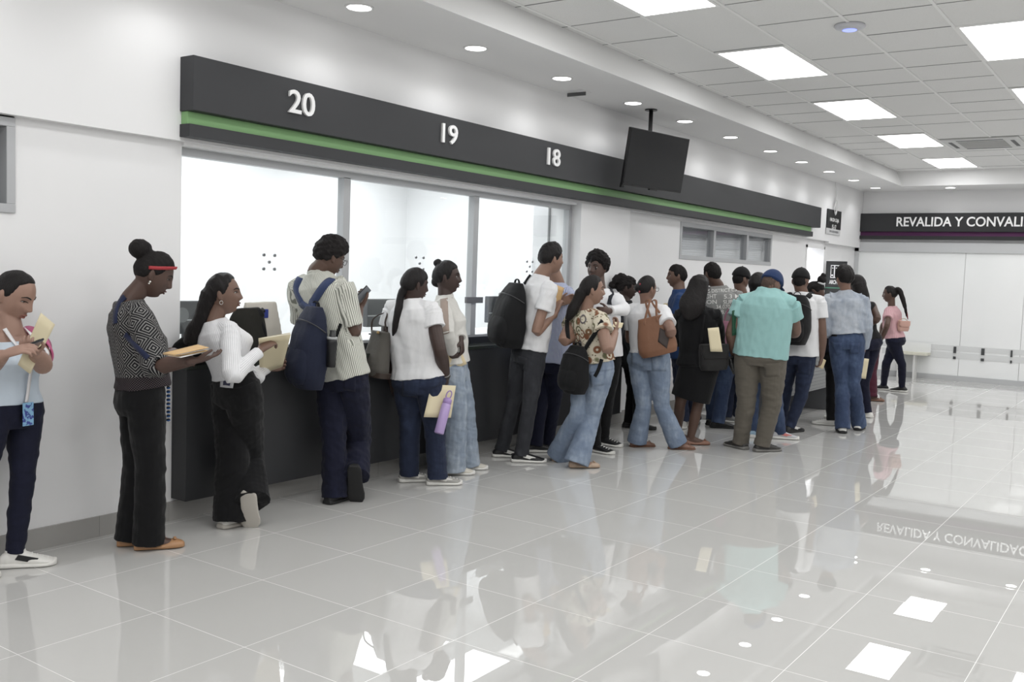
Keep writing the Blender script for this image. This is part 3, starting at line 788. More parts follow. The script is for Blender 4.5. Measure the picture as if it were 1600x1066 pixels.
def hand(b, wrist, d, n, right=True, curl=28, thumb=0.0, k=1.0, spread=1.0):
    d = unit(d); n = unit(n-np.dot(n, d)*d); s = np.cross(d, n) if right else np.cross(n, d)
    p = lambda a, c, e: wrist+d*a*k+s*c*k+n*e*k
    b.tube([p(-.03, 0, 0), p(.0, 0, 0), p(.035, .002, 0), (p(.075, 0, .004)), p(.09, 0, .006)], [(.024*k, .018*k), (.027*k, .019*k), (.036*k, .017*k), (.040*k, .014*k), (.037*k, .011*k)], s, 14, 3)
    for i, (c, L, r) in enumerate(((.030, .068, .0088), (.010, .077, .009), (-.011, .071, .0086), (-.029, .056, .0076))):
        cur = math.radians(curl*(1.0+0.12*i)); base = p(.085, c, .005); dd_ = unit(d+s*c*1.6*spread*(1-curl/120)); pts = [base-dd_*.02*k, base]; a = 0
        for q, fr in enumerate((.42, .33, .25)):
            a += cur*(0.8 if q == 0 else 1.1)
            pts.append(pts[-1]+(dd_*math.cos(a)+n*math.sin(a))*L*fr*k)
        b.tube(pts, [r*k, r*k, r*k, r*.92*k, r*.75*k], s, 8, 2)
    tb = p(.022, .026, .006); td = unit(d*.62+s*(.72-thumb*.6)+n*(.25+thumb*.6)); t2 = unit(d*.85+s*(.35-thumb*.55)+n*(.3+thumb*.3))
    b.tube([tb-td*.02*k, tb+td*.012*k, tb+td*.045*k, tb+td*.045*k+t2*.032*k], [.014*k, .0125*k, .0105*k, .0085*k], s, 8, 2)

PEOPLE = {}
SKINS = {'a': rgb(116, 86, 71), 'b': rgb(86, 62, 52), 'c': rgb(66, 48, 42), 'd': rgb(146, 110, 90), 'e': rgb(92, 66, 53), 'f': rgb(138, 102, 84), 'g': rgb(160, 122, 103)}

def person(key, label, at_, skin_='a', female=True, heading=60, shoulders=None, hip=None, neck=None, head=None, headrot=(60, 0, 0), hs=1.0,
           ldd=0.0, hipdd=0.0, neckdd=0.0, headdd=0.0, sw=None, girth=1.0, belly=0.0, bust=0.0, hipw=1.0, rings=None,
           armL=None, armR=None, handL=None, handR=None, armk=1.0, upL=.285, foreL=.245,
           feet=None, kneeL=None, kneeR=None, footlen=None, hipj=0.088,
           top=None, legs=None, shoes=None, hair=None, face=None, vox=None, gap=None, sht=.872):
    F = Fig(*at_); F.key = key; PEOPLE[key] = F
    root = thing('person', label, 'person', F.root, 'people queuing along the counter'); F.obj = root
    vx = vox or max(0.0046, 0.95/F.ppm)
    if vx > 0.0078: vx = 0.0078
    f = F.dirv(heading); lat = np.array([f[1], -f[0], 0.0])
    fs = F.dirv(shoulders if shoulders is not None else heading); lats = np.array([fs[1], -fs[0], 0.0])
    z = np.array([0, 0, 1.0])
    H_ = F.at(hip[0], hip[1], hipdd); N_ = F.at(neck[0], neck[1], neckdd)
    R = rings or (RINGF if female else RINGM)
    SW = sw or (0.168 if female else 0.195)
    spine = lambda t: H_ - z*0.075*(1-t)**2*0 + (N_-H_)*t
    up = unit(N_-H_); low = H_-up*0.085
    def sp(t): return low+(N_-low)*t
    def ringset(ease, t0, t1, hang=None, n=12, fb=0.0, k=1.0):
        ts = np.linspace(t0, t1, n); T = np.array([r[0] for r in R]); out = []
        for t_ in ts:
            gk = girth if t_ < .78 else girth+(1+(girth-1)*.35-girth)*min(1, (t_-.78)/.1)
            w_ = np.interp(t_, T, [r[1] for r in R])*gk; df = np.interp(t_, T, [r[2] for r in R])*girth; db = np.interp(t_, T, [r[3] for r in R])*girth
            hw = 1+(hipw-1)*math.exp(-((t_-0.14)/0.16)**2); w_ *= hw; db *= hw
            df += belly*math.exp(-((t_-0.38)/0.2)**2) + bust*math.exp(-((t_-0.68)/0.09)**2)
            if hang and t_ < 0.68:
                w_ = max(w_, np.interp(0.68, T, [r[1] for r in R])*girth*hang); df = max(df, (np.interp(0.66, T, [r[2] for r in R])*girth+bust*0.8)*hang); db = max(db, np.interp(0.66, T, [r[3] for r in R])*girth*hang*0.97)
            e = ease if t_ < 0.9 else ease*0.6
            a_ = min(1.0, max(0.0, (t_-0.15)/0.5)); L_ = unit(lat*(1-a_)+lats*a_)
            out.append((sp(t_), (w_*k+e, df*k+e, db*k+e), L_))
        return out
    def torso(b, rs, rnd=False, seg=30):
        th = np.linspace(0, 2*np.pi, seg, endpoint=False); rg = []
        n = len(rs)
        for i, (c, (w_, df, db), L_) in enumerate(rs):
            T = unit(rs[min(i+1, n-1)][0]-rs[max(i-1, 0)][0]); L2 = unit(L_-np.dot(L_, T)*T); Fd = np.cross(T, L2)
            pe = 0.86
            rg.append([c+w_*math.copysign(abs(math.cos(t))**pe, math.cos(t))*L2+(df if math.sin(t) > 0 else db)*math.copysign(abs(math.sin(t))**pe, math.sin(t))*Fd for t in th])
        b.loft(rg)
    # joints
    hL, hR = H_-lat*hipj, H_+lat*hipj
    shc = sp(sht)
    if shoulders is None: pass
    sL, sR = shc-lats*(SW-0.03), shc+lats*(SW-0.03)
    Lf = footlen or (0.245 if female else 0.275)
    frames = [foot_frame(F, q, Lf) for q in feet]
    ank = []
    for o, la, fd, zz in frames: ank.append(o-fd*Lf*0.22+zz*0.085)
    kn = []
    for hj, a_, ks in ((hL, ank[0], kneeL), (hR, ank[1], kneeR)):
        kn.append(F.at(*ks) if ks else (hj*0.49+a_*0.51)+f*0.018)
    arms = {}
    for side, sj, spec in (('L', sL, armL), ('R', sR, armR)):
        sgn = -1 if side == 'L' else 1
        if spec is None: spec = 'fwd'
        if spec == 'fwd':
            e = sj - z*upL*0.93 + lats*sgn*0.03 + fs*0.07; w_ = e + unit(fs*0.8+z*0.55-lats*sgn*0.35)*foreL
        elif spec == 'down':
            e = sj - z*upL + lats*sgn*0.045; w_ = e - z*foreL*0.97 + fs*0.07
        else:
            q1, q2 = spec
            e = F.at(*q1[:2], q1[3]) if len(q1) == 4 else F.reach(sj, q1[0], q1[1], upL, q1[2])
            w_ = F.at(*q2[:2], q2[3]) if len(q2) == 4 else F.reach(e, q2[0], q2[1], foreL, q2[2])
        arms[side] = (sj, e, w_)
        if VERB: print(key, side, 'upper', round(float(np.linalg.norm(e-sj)), 3), 'fore', round(float(np.linalg.norm(w_-e)), 3), 'elbow z', round(float(e[2]), 2))
    Hc = F.at(head[0], head[1], headdd)
    yaw, pit, rol = headrot
    hf = F.dirv(yaw); hl = np.array([hf[1], -hf[0], 0.0]); p_ = math.radians(pit)
    hfw = hf*math.cos(p_)-z*math.sin(p_); hup = z*math.cos(p_)+hf*math.sin(p_)
    r_ = math.radians(rol); hl, hup = hl*math.cos(r_)-hup*math.sin(r_), hup*math.cos(r_)+hl*math.sin(r_)
    HM = np.stack([hl, hfw, hup], 1)*hs
    F.HM, F.Hc, F.arms, F.f, F.lat, F.fs, F.lats, F.sp = HM, Hc, arms, f, lat, fs, lats, sp
    # ---- body: one continuous skin
    b = MB()
    torso(b, ringset(-0.012, 0.08, 1.0, k=0.93))
    nb = Hc+HM@np.array([0, -0.022, -0.045])
    nr = 0.050 if female else 0.060
    b.tube([sp(.93), N_+up*0.0, N_*0.45+nb*0.55, nb], [(nr*1.35, nr*1.2), (nr*1.12, nr*1.05), nr, nr*0.98], lats, 18, 4)
    hd = head_grid(female); hv = head_shape(hd, female)
    b.loft([[Hc+HM@p for p in rg] for rg in hv])
    for sx in (-1, 1):
        ca, sa = math.cos(sx*0.35), math.sin(sx*0.35)
        E_ = HM @ np.array([[ca, -sa, 0], [sa, ca, 0], [0, 0, 1]])
        b.ell(Hc+HM@np.array([sx*0.0765, -0.014, -0.002]), (0.009, 0.017, 0.031), E_, 12, 8)
        b.ell(Hc+HM@np.array([sx*0.0735, -0.008, -0.026]), (0.007, 0.009, 0.011), E_, 10, 6)
    bk = armk; ck = .82 if top and top.get('sleeve', 0) > 1.5 else 1.0
    for side in 'LR':
        sj, e, w_ = arms[side]
        b.tube([sj+(sp(.8)-sj)*0.25, sj, sj*.55+e*.45, e, e*.6+w_*.4, w_], [(.042 if top else .05)*bk, (.046 if top else .05)*bk, .044*bk*ck, .039*bk*ck, .040*bk*ck, .025*min(bk, 1.15)], lats, 16, 4)
        hh = handL if side == 'L' else handR
        fd = unit(w_-e)
        inn = lats*(1 if side == 'L' else -1)
        if hh is None: hh = dict()
        d = F.vec(hh['d']) if 'd' in hh else unit(fd*0.8+fs*0.2)
        n = F.vec(hh['n']) if 'n' in hh else inn
        hand(b, w_+fd*0.012, d, n, side == 'R', hh.get('curl', 30), hh.get('thumb', 0.2), hh.get('k', 0.92 if female else 1.0))
        F.__dict__['hand'+side] = (w_, d, n)
    lg = legs or {}
    for hj, k_, a_, fr in zip((hL, hR), kn, ank, frames):
        b.tube([hj+up*0.01, hj*.6+k_*.4, k_, k_*.62+a_*.38, a_, a_-z*0.02], [q*(1.0 if lg.get('kind') == 'skirt' else .84) for q in (.066*girth**.5, .066*girth**.5, .050, .050*girth**.3, .036, .035)], lat, 16, 4)
        sk_ = shoes.get('kind', 'sneaker') if shoes else 'sneaker'
        thin = sk_ in ('flat', 'sandal')
        b.loft(foot_rings(fr, Lf, FOOT, 0.92 if thin else 0.8, 0.98 if thin else 0.8, 0.008 if thin else 0.016))
    body = fuse(b, vx*0.95, 2)
    bo = put('body', body, skin('skin_'+skin_, SKINS[skin_]), root)
    F.body = bo
    # ---- trousers / skirt
    if lg.get('kind') == 'skirt':
        b = MB(); e = 0.012
        rs = ringset(e, 0.0, lg.get('top', 0.4), n=8)
        hem = lg['hem']; hz = F.at(hem[0], hem[1], 0)[2]; c0 = sp(0.1)
        kc = (kn[0]+kn[1])/2; cc = c0+(kc-c0)*((c0[2]-hz)/max(0.05, c0[2]-kc[2]))
        ext = []
        for q in (0, .25, .5, .75):
            k0 = 1-q; ext.append((cc*(1-q)+c0*q, tuple(np.array((hem[2], hem[3], hem[3]))*k0+np.array(rs[1][1])*q), lat))
        torso(b, ext+rs[1:])
        legm = fuse(b, vx, 3, 0.0025, 26, 0.6, 3)
        put('skirt', legm, lg['mat'], root)
    else:
        b = MB(); e = lg.get('ease', 0.012)
        te = min(e, (top or {}).get('ease', .03)-.007); tt_ = lg.get('top') or min(.42, (top or {}).get('t0', .3)+.07)
        torso(b, ringset(te, 0.0, tt_, n=9))
        kw, aw, tw_ = lg.get('knee', .062), lg.get('hem', .062), lg.get('thigh', .088)*girth**.5
        for hj, k_, a_, fr in zip((hL, hR), kn, ank, frames):
            o, la, fd, zz = fr; hemz = lg.get('hemz', 0.03)
            he = a_ - unit(a_-k_)*hemz*-1.0 if False else a_+unit(a_-k_)*lg.get('drop', 0.035)
            mid = lambda q: k_*(1-q)+a_*q
            b.tube([hj+up*0.045, hj*.93+k_*.07, hj*.55+k_*.45, hj*.15+k_*.85, k_, mid(.3), mid(.65), mid(.92), he],
                   [(tw_*.95, tw_*1.02), (tw_, tw_*1.08), (tw_*.5+kw*.5)*1.08, kw*1.04, kw, kw*.7+aw*.3 if aw >= kw else kw*.95, kw*.35+aw*.65, aw, (aw*1.02, aw*1.04)], lat, 20, 3, False)
        pm = fuse(b, vx, 3, lg.get('wr', 0.0035)*.8, 36, 1.5, hash(key) % 100 if False else len(key)*7+ord(key[-1]))
        F.legs = put(lg.get('name', 'trousers'), pm, lg['mat'], root)
    # ---- top
    tp = top
    if tp:
        b = MB(); e = tp.get('ease', .016)
        torso(b, ringset(e, tp.get('t0', .12), tp.get('t1', 1.0), tp.get('hang'), n=16))
        bones = [(sp(0), sp(1), lats, 0.15)]
        if tp.get('neckr'): b.tube([sp(.9), sp(.97), N_+up*tp.get('collar', 0.0)], [(.09, .075), (tp['neckr']*1.15, tp['neckr']*1.05), tp['neckr']], lats, 18, 3, False)
        if tp.get('yoke', True):
            for side in 'LR':
                sj = arms[side][0]
                b.tube([sp(.965), sp(.93)*.5+sj*.5+up*0.006, sj+up*0.004], [.045, .052*bk, .055*bk], fs, 14, 3)
        sl = tp.get('sleeve', 0)
        if sl:
            for side in 'LR':
                sj, el, w_ = arms[side]
                r0, r1 = tp.get('sr', (.066, .062)); kk = 1+(bk-1)*.55; r0 *= kk; r1 *= kk
                st = sj+(sp(.8)-sj)*0.3
                if sl <= 1: b.tube([st, sj, sj*(1-sl*.5)+el*sl*.5, sj*(1-sl)+el*sl], [r0*.95, r0, (r0+r1)/2, r1], lats, 18, 4, False)
                else:
                    q = sl-1; r2 = tp.get('cuff', .036)*bk
                    b.tube([st, sj, sj*.5+el*.5, el, el*(1-q*.5)+w_*q*.5, el*(1-q)+w_*q], [r0*.95, r0, r1, r1*.92, (r1*.85+r2)/2, r2], lats, 18, 4, False)
                bones += [(sj, el, lats, .055*bk), (el, w_, lats, .045*bk)]
        tm = fuse(b, vx, 3, tp.get('wr', .003)*1.3, tp.get('wf', 32), tp.get('wz', .8), ord(key[-1])+3)
        if tp.get('pat'): pattern_coords(tm, bones)
        F.top = put(tp.get('name', 'shirt'), tm, tp['mat'], root)
    # ---- shoes
    if shoes:
        for idx, fr in enumerate(frames):
            k = shoes.get('kind', 'sneaker'); sm_ = shoes['mat'][idx] if isinstance(shoes['mat'], (list, tuple)) else shoes['mat']
            if k == 'sneaker':
                b = MB().loft(foot_rings(fr, Lf, FOOT, 1.06, 1.02, 0.012, 0.006))
                o, la, fd, zz = fr
                b.tube([o-fd*Lf*.22+zz*.06, o-fd*Lf*.22+zz*(.088+shoes.get('high', 0))], [(.042, .05), (.040, .046)], la, 14, 2, False)
                sh = put('shoe', fuse(b, min(vx, .006), 2), sm_, root)
                b = MB(); rg0 = foot_rings(fr, Lf, [(s_, w, shoes.get('solez', .026)+(0.008 if s_ < .4 else 0)+(0.006 if s_ > .93 else 0)) for s_, w, h in FOOT], 1.16, 1.0, 0.0, 0.010)
                put('sole', fuse(b.loft(rg0), min(vx, .005), 1), shoes['sole'], sh)
                if shoes.get('lace'):
                    b = MB()
                    for q in range(4):
                        y = 0.02+q*0.024; hh_ = np.interp(0.5+y/Lf, [a[0] for a in FOOT], [a[2] for a in FOOT])*1.02+.004
                        b.tube([o+fd*y*1.0+la*sx*.022+zz*(hh_-abs(sx)*.012) for sx in (-1, 0, 1)], [.0035]*3, fd, 6, 2)
                    b.build('laces', shoes['lace'], sh, True)
                if shoes.get('accent'):
                    b = MB()
                    for sx in (-1, 1):
                        b.obox(o+la*sx*.041+zz*.045+fd*.0, fd*.045+zz*-.012, zz*.012+fd*.008, la*.003)
                    b.build('side_flash', shoes['accent'], sh, bevel=.002)
            else:
                o, la, fd, zz = fr
                b = MB()
                if k == 'flat':
                    tab = [(s_, w*1.0, hh_) for (s_, w, _), hh_ in zip(FOOT, (.045, .056, .052, .038, .030, .034, .046, .044, .036, .026))]
                    b.loft(foot_rings(fr, Lf, tab, 1.03, 1.0, 0.002, 0.005))
                else:
                    tab = [(s_, w, .014) for s_, w, _ in FOOT]; b.loft(foot_rings(fr, Lf, tab, 1.1, 1.0, 0.0, 0.004))
                    for y, hh_ in ((.5*Lf*.55, .05), (-.05, .095)):
                        b.tube([o+fd*(y+.0)+la*sx*.042*(1-.25*abs(sx) if y < 0 else 1)+zz*(hh_*(1-.55*abs(sx))+.004) for sx in (-1, -.5, 0, .5, 1)], [(.006, .004)]*5, fd, 8, 2)
                sh = put('shoe', fuse(b, min(vx, .005), 1), sm_, root)
                if k == 'flat':
                    b = MB()
                    for sx in (-1, 0, 1): b.ell(o+fd*.078+la*sx*.014+zz*.05, (.008, .009, .005), np.stack([la, fd, zz], 1), 10, 6)
                    b.build('bow', sm_, sh, True)
    # ---- hair
    if hair:
        hm = hair.get('mat') or hairmat('hair_black')
        b = MB()
        hp = {k_: hair[k_] for k_ in ('front', 'nape', 'side', 'temple', 'tz', 'thick_top', 'depth') if k_ in hair}
        b.loft([[Hc+HM@p for p in rg] for rg in hair_shape(head_grid(True), hair.get('thick', .010), **hp)])
        for u, v, dd, rr in hair.get('blobs', []): b.ell(F.at(u, v, dd+headdd), (rr, rr, rr*.9))
        for tb in hair.get('tubes', []):
            b.tube([F.at(u, v, dd+headdd) for u, v, dd, *_ in tb], [(t_[3], t_[4]) if len(t_) > 4 else t_[3] for t_ in tb], F.r, 16, 4)
        hmesh = fuse(b, min(vx, .006), hair.get('sm', 2), hair.get('amp', .0015), hair.get('freq', 90), hair.get('zf', .5), 11)
        F.hair = put('hair', hmesh, hm, root)
    if face: do_face(F, root, female, face, SKINS[skin_])
    return F

def face_y(F):
    if not hasattr(F, 'bvh_'):
        hv = head_shape(head_grid(True), True); F.bvh_ = None
        b = MB().loft([list(rg) for rg in hv]); m = b.me('tmp')
        F.bvh_ = BVHTree.FromPolygons([v.co[:] for v in m.vertices], [p.vertices[:] for p in m.polygons]); bpy.data.meshes.remove(m)
    def y(x, z_):
        h = F.bvh_.ray_cast(Vector((x, .3, z_)), Vector((0, -1, 0)))
        return h[0].y if h[0] else .08
    return y
def do_face(F, root, female, fc, sk):
    """eyes, brows and lips on the head, in the head's own frame"""
    y = face_y(F); HM, Hc = F.HM, F.Hc; hs = np.linalg.norm(HM[:, 0]); Ru = HM/hs
    W = lambda x, yy, z_: Hc+HM@np.array([x, yy, z_])
    op = fc.get('open', 1.0)
    for sx in (-1, 1):
        x, z_ = sx*.0315, .0115
        yy = y(x, z_)
        e = MB().ell(W(x, yy-.0028, z_-.001), (.0135*hs, .0055*hs, .0062*op*hs), Ru, 16, 10).build('eye', plain('eye_white', rgb(196, 190, 184), .25), root, True)
        MB().ell(W(x, yy+.0018, z_-.001-.002*(1-op)), (.0058*hs, .0022*hs, .0056*op*hs), Ru, 12, 8).build('iris', plain('iris_dark', rgb(26, 17, 14), .15), e, True)
        pts = [W(x+q*.0155, y(x+q*.0155, z_)+.0028-.002*abs(q), z_+.0062*op*(1-q*q)-.001) for q in (-1, -.5, 0, .5, 1)]
        MB().tube(pts, [(.0012, .0012), (.002, .002), (.0023, .0023), (.002, .002), (.0012, .0012)], Ru[:, 1], 8, 3).build('eyelash', plain('lash_black', rgb(16, 12, 11), .7), root, True)
        pts = [W(sx*xx, y(sx*xx, zz)+.001, zz) for xx, zz in ((.013, .029), (.024, .034), (.036, .0355), (.050, .028))]
        MB().tube(pts, [(.0026, .0018), (.0036, .0018), (.0032, .0016), (.0016, .001)], Ru[:, 2], 8, 3).build('eyebrow', plain('brow_black', rgb(24, 18, 16), .8), root, True)
    lc = fc.get('lip', tuple(c*k for c, k in zip(sk[:3], (.85, .55, .55)))+(1,))
    nm = 'lip_%02d%02d' % (int(lc[0]*99), int(lc[1]*99))
    up_ = [W(q*.022, y(q*.022, -.0515)+.0008, -.0535+.003*(1-abs(q)) - .001*(q == 0)) for q in (-1, -.5, 0, .5, 1)]
    lo_ = [W(q*.020, y(q*.020, -.063)+.0006, -.0615-.0025*(1-q*q)) for q in (-1, -.5, 0, .5, 1)]
    r_ = [(.001, .001), (.0042, .003), (.0046, .0034), (.0042, .003), (.001, .001)]
    MB().tube(up_, r_, Ru[:, 2], 8, 3).tube(lo_, [(a*1.2, c*1.1) for a, c in r_], Ru[:, 2], 8, 3).build('lips', plain(nm, lc, .4), root, True)

def glasses(F, col=None, hs=1.0):
    W = lambda x, yy, z_: F.Hc+F.HM@np.array([x, yy, z_]); b = MB()
    for sx in (-1, 1):
        b.tube([W(sx*.033+.024*math.cos(t), .098-.004*abs(math.cos(t)), .008+.019*math.sin(t)) for t in np.linspace(0, 2*math.pi, 13)], [.0018]*13, F.HM[:, 1], 6, 2)
        b.tube([W(sx*.057, .094, .012), W(sx*.076, .05, .012), W(sx*.080, -.01, .010), W(sx*.078, -.03, -.004)], [.0018]*4, F.HM[:, 2], 6, 3)
    b.tube([W(-.010, .098, .010), W(0, .1, .013), W(.010, .098, .010)], [.0016]*3, F.HM[:, 2], 6, 2)
    b.build('glasses', plain('spectacle_black', rgb(18, 18, 20), .3), F.obj, True)
def earring(F, side, r=.006, hoop=False, mat=None):
    W = F.Hc+F.HM@np.array([side*.082, -.006, -.040]); m = mat or plain('earring_silver', rgb(220, 218, 210), .2, .5, .7)
    b = MB()
    if hoop: b.tube([W+F.HM@np.array([0, .009*math.cos(t), -.006+.011*math.sin(t)]) for t in np.linspace(0, 2*math.pi, 11)], [.0016]*11, F.HM[:, 0], 6, 2)
    else: b.ell(W, (r, r, r)).ell(W-F.HM[:, 2]*.011, (r*.8, r*.8, r*.8))
    b.build('earring', m, F.obj, True)
def shift_of(F, parent):
    return np.zeros(3) if (parent is F.obj or parent.parent is not None) else np.array(parent.location)-F.root
def bvh_of(o):
    m = o.data; return BVHTree.FromPolygons([v.co[:] for v in m.vertices], [p.vertices[:] for p in m.polygons])
def bvh_all(F, names=None):
    V, Fc = [], []
    for o in F.obj.children:
        if o.type == 'MESH' and o.name.split('.')[0] not in ('hair', 'eye', 'lips', 'lanyard') and (names is None or o.name.split('.')[0] in names):
            k = len(V); V += [v.co[:] for v in o.data.vertices]; Fc += [tuple(i+k for i in p.vertices) for p in o.data.polygons]
    return BVHTree.FromPolygons(V, Fc)
def surf(F, bv, u, v, lift=.004):
    """point on a figure's garment under a photo pixel, lifted off the cloth"""
    d = Vector(unit(ray(u, v))); o = Vector(CO-F.root)
    h = bv.ray_cast(o, d)
    if h[0] is None:
        q = F.at(u, v, 0); h = bv.find_nearest(Vector(q))
    n = np.array(h[1]); n = n if np.dot(n, np.array(d)) < 0 else -n
    return np.array(h[0])+n*lift, n
def strap(F, bv, pix, wd, mat, name, parent, th=.004, lift=.005, extra0=None, extra1=None):
    """flat webbing laid over the garment along photo pixels"""
    pts, ns = [], []
    pix = cat_rom(np.array(pix, float), 3)
    for u, v in pix:
        p, n = surf(F, bv, u, v, lift); pts.append(p); ns.append(n)
    for _ in range(3): pts = [pts[0]]+[(pts[i-1]+2*pts[i]+pts[i+1])/4 for i in range(1, len(pts)-1)]+[pts[-1]]; ns = [ns[0]]+[unit(ns[i-1]+2*ns[i]+ns[i+1]) for i in range(1, len(ns)-1)]+[ns[-1]]
    if extra0 is not None: pts.insert(0, np.asarray(extra0, float)); ns.insert(0, ns[0])
    if extra1 is not None: pts.append(np.asarray(extra1, float)); ns.append(ns[-1])
    Q = cat_rom(np.hstack([np.array(pts), np.array(ns)]), 5); rings = []
    for i in range(len(Q)):
        T = unit(Q[min(i+1, len(Q)-1), :3]-Q[max(i-1, 0), :3]); n = unit(Q[i, 3:]-np.dot(Q[i, 3:], T)*T); s_ = np.cross(T, n); c = Q[i, :3]
        rings.append([c-s_*wd-n*th, c+s_*wd-n*th, c+s_*wd+n*th*.6, c-s_*wd+n*th*.6])
    L = shift_of(F, parent)
    return MB().loft([[p-L for p in r] for r in rings]).build(name, mat, parent, True)
def conform_text(F, bv, txt, mat, name, u0, v0, u1, v1, hpx, parent, offset=.01):
    """lettering printed on a garment: baseline from (u0,v0) to (u1,v1) in the photo, projected onto the cloth"""
    m = text_mesh(txt, 1.0, 0.0, offset); bm = bmesh.new(); bm.from_mesh(m)
    bmesh.ops.triangulate(bm, faces=bm.faces); bmesh.ops.subdivide_edges(bm, edges=[e for e in bm.edges if e.calc_length() > .25], cuts=2); bm.to_mesh(m); bm.free()
    V = np.array([v.co[:] for v in m.vertices]); mn, mx = V.min(0), V.max(0); A = np.array([u0, v0]); B = np.array([u1, v1]); D = (B-A); N = np.array([D[1], -D[0]])/np.linalg.norm(D)
    out = []
    for p in V:
        q = A+D*((p[0]-mn[0])/(mx[0]-mn[0]))+N*hpx*((p[1]-mn[1])/(mx[1]-mn[1])); out.append(surf(F, bv, q[0], q[1], .003)[0])
    L = shift_of(F, parent)
    m2 = bpy.data.meshes.new(name); m2.from_pydata([tuple(p-L) for p in out], [], [tuple(p.vertices) for p in m.polygons]); m2.update()
    return put(name, m2, mat, parent)
def patch(F, bv, quad, mat, name, parent, lift=.004, n=6, th=.003):
    """a sewn patch (pocket, label) following the cloth; quad = 4 photo pixels"""
    q = [np.array(p, float) for p in quad]; top, bot = [], []
    for i in range(n+1):
        for j in range(n+1):
            a, b_ = i/n, j/n
            p = (q[0]*(1-a)+q[1]*a)*(1-b_)+(q[3]*(1-a)+q[2]*a)*b_
            s_, nn = surf(F, bv, p[0], p[1], lift); top.append(s_); bot.append(s_-nn*th*2)
    k = n+1; Fc = []
    for i in range(n):
        for j in range(n):
            Fc.append((i*k+j, (i+1)*k+j, (i+1)*k+j+1, i*k+j+1)); o = k*k; Fc.append((o+i*k+j+1, o+(i+1)*k+j+1, o+(i+1)*k+j, o+i*k+j))
    for i in range(n):
        for a, b_ in ((i*k, (i+1)*k), (i*k+n, (i+1)*k+n), (i, i+1), (n*k+i, n*k+i+1)): Fc.append((a, b_, b_+k*k, a+k*k))
    L = shift_of(F, parent)
    return MB().add([p-L for p in top+bot], Fc).build(name, mat, parent, True)
VERB = False
# ------------------------------------------------------------------ cloth materials
BLACKC = cloth('black_cloth', rgb(22, 22, 24), .9, .15)
BLACKP = cloth('black_trouser_cloth', rgb(20, 20, 22), .9, .15)
WHITEC = cloth('white_cloth', rgb(226, 226, 228), .85, .03)
WHITEP = cloth('white_pique', rgb(222, 222, 224), .85, .03, 1400)
SHOEW = plain('shoe_white', rgb(222, 220, 214), .5)
SHOEB = plain('shoe_black', rgb(24, 24, 26), .5)
SOLEW = plain('sole_white', rgb(216, 214, 208), .6)
SOLEB = plain('sole_black', rgb(30, 30, 31), .7)
LACEW = plain('lace_white', rgb(226, 224, 220), .7)
STRAPB = cloth('webbing_black', rgb(20, 20, 22), .8, .1)
NAVYJ = denim('navy_denim', rgb(20, 22, 40), rgb(32, 36, 62), .4)
INDIGO = denim('indigo_denim', rgb(32, 39, 60), rgb(50, 62, 90), .5)
MIDJ = denim('mid_blue_denim', rgb(42, 56, 86), rgb(78, 98, 132), .6)
LIGHTJ = denim('light_blue_denim', rgb(98, 116, 142), rgb(148, 163, 182), .6)
PALEJ = denim('pale_blue_denim', rgb(116, 132, 152), rgb(170, 181, 194), .6)
GREYJ = denim('charcoal_denim', rgb(44, 45, 50), rgb(66, 67, 72), .5)
def pat_mat(name, fn, rough=.85, fold=.4):
    t = NT(name); x, y, z = t.sep(t.add('ShaderNodeAttribute', attribute_name='pat').outputs['Vector'])
    t.zz = z; t.base(fn(t, x, y)); t.set(rough, .2); v = t.coord()
    t.bump(t.math('MULTIPLY_ADD', t.noise(v, 900, 1), .06, t.noise(v, 16, 3)), fold, .012)
    return t.m
def stripes(col, base, pitch, duty):
    def fn(t, x, y):
        f = t.math('FRACT', t.math('DIVIDE', x, pitch)); return t.mix(t.ramp(f, duty-.05, duty+.05), col, base)
    return fn
def diamonds(t, x, y):
    s = .098
    u = t.math('ABSOLUTE', t.math('SUBTRACT', t.math('FRACT', t.math('DIVIDE', x, s)), .5)); v = t.math('ABSOLUTE', t.math('SUBTRACT', t.math('FRACT', t.math('DIVIDE', y, s*1.1)), .5))
    d = t.math('ADD', u, v)                                     # 0 centre .. 1 corner
    e = t.math('MINIMUM', d, t.math('SUBTRACT', 1.0, d))
    w1 = t.ramp(t.math('SINE', t.math('MULTIPLY', e, 40.0)), .1, .5)
    dots = t.ramp(t.math('MULTIPLY', t.math('SINE', t.math('MULTIPLY', x, 520.0)), t.math('SINE', t.math('MULTIPLY', y, 520.0))), .1, .4)
    band = t.ramp(t.math('SUBTRACT', t.math('ADD', y, 1.0), t.zz), .205, .208)
    c = t.mix(w1, rgb(26, 26, 30), rgb(132, 130, 128)); c2 = t.mix(t.math('MULTIPLY', dots, .5), rgb(28, 26, 30), rgb(128, 112, 116))
    return t.mix(band, c2, c)
def floral(t, x, y):
    cb = t.add('ShaderNodeCombineXYZ'); t.link(x, cb.inputs[0]); t.link(y, cb.inputs[1])
    vo = t.add('ShaderNodeTexVoronoi'); t.link(cb.outputs[0], vo.inputs['Vector']); vo.inputs['Scale'].default_value = 14
    v2 = t.add('ShaderNodeTexVoronoi'); t.link(cb.outputs[0], v2.inputs['Vector']); v2.inputs['Scale'].default_value = 42
    r, g, b_ = t.sep(vo.outputs['Color'])
    ang = t.math('SINE', t.math('MULTIPLY', vo.outputs['Distance'], 16.0))
    col = t.mix(t.ramp(r, .45, .5), rgb(128, 78, 46), t.mix(t.ramp(g, .5, .55), rgb(104, 104, 70), rgb(92, 86, 92)))
    petal = t.math('MULTIPLY', t.ramp(vo.outputs['Distance'], .62, .5), t.ramp(ang, -.2, .2))
    c = t.mix(petal, rgb(206, 196, 172), col)
    return t.mix(t.ramp(v2.outputs['Distance'], .28, .2), c, rgb(112, 98, 70))
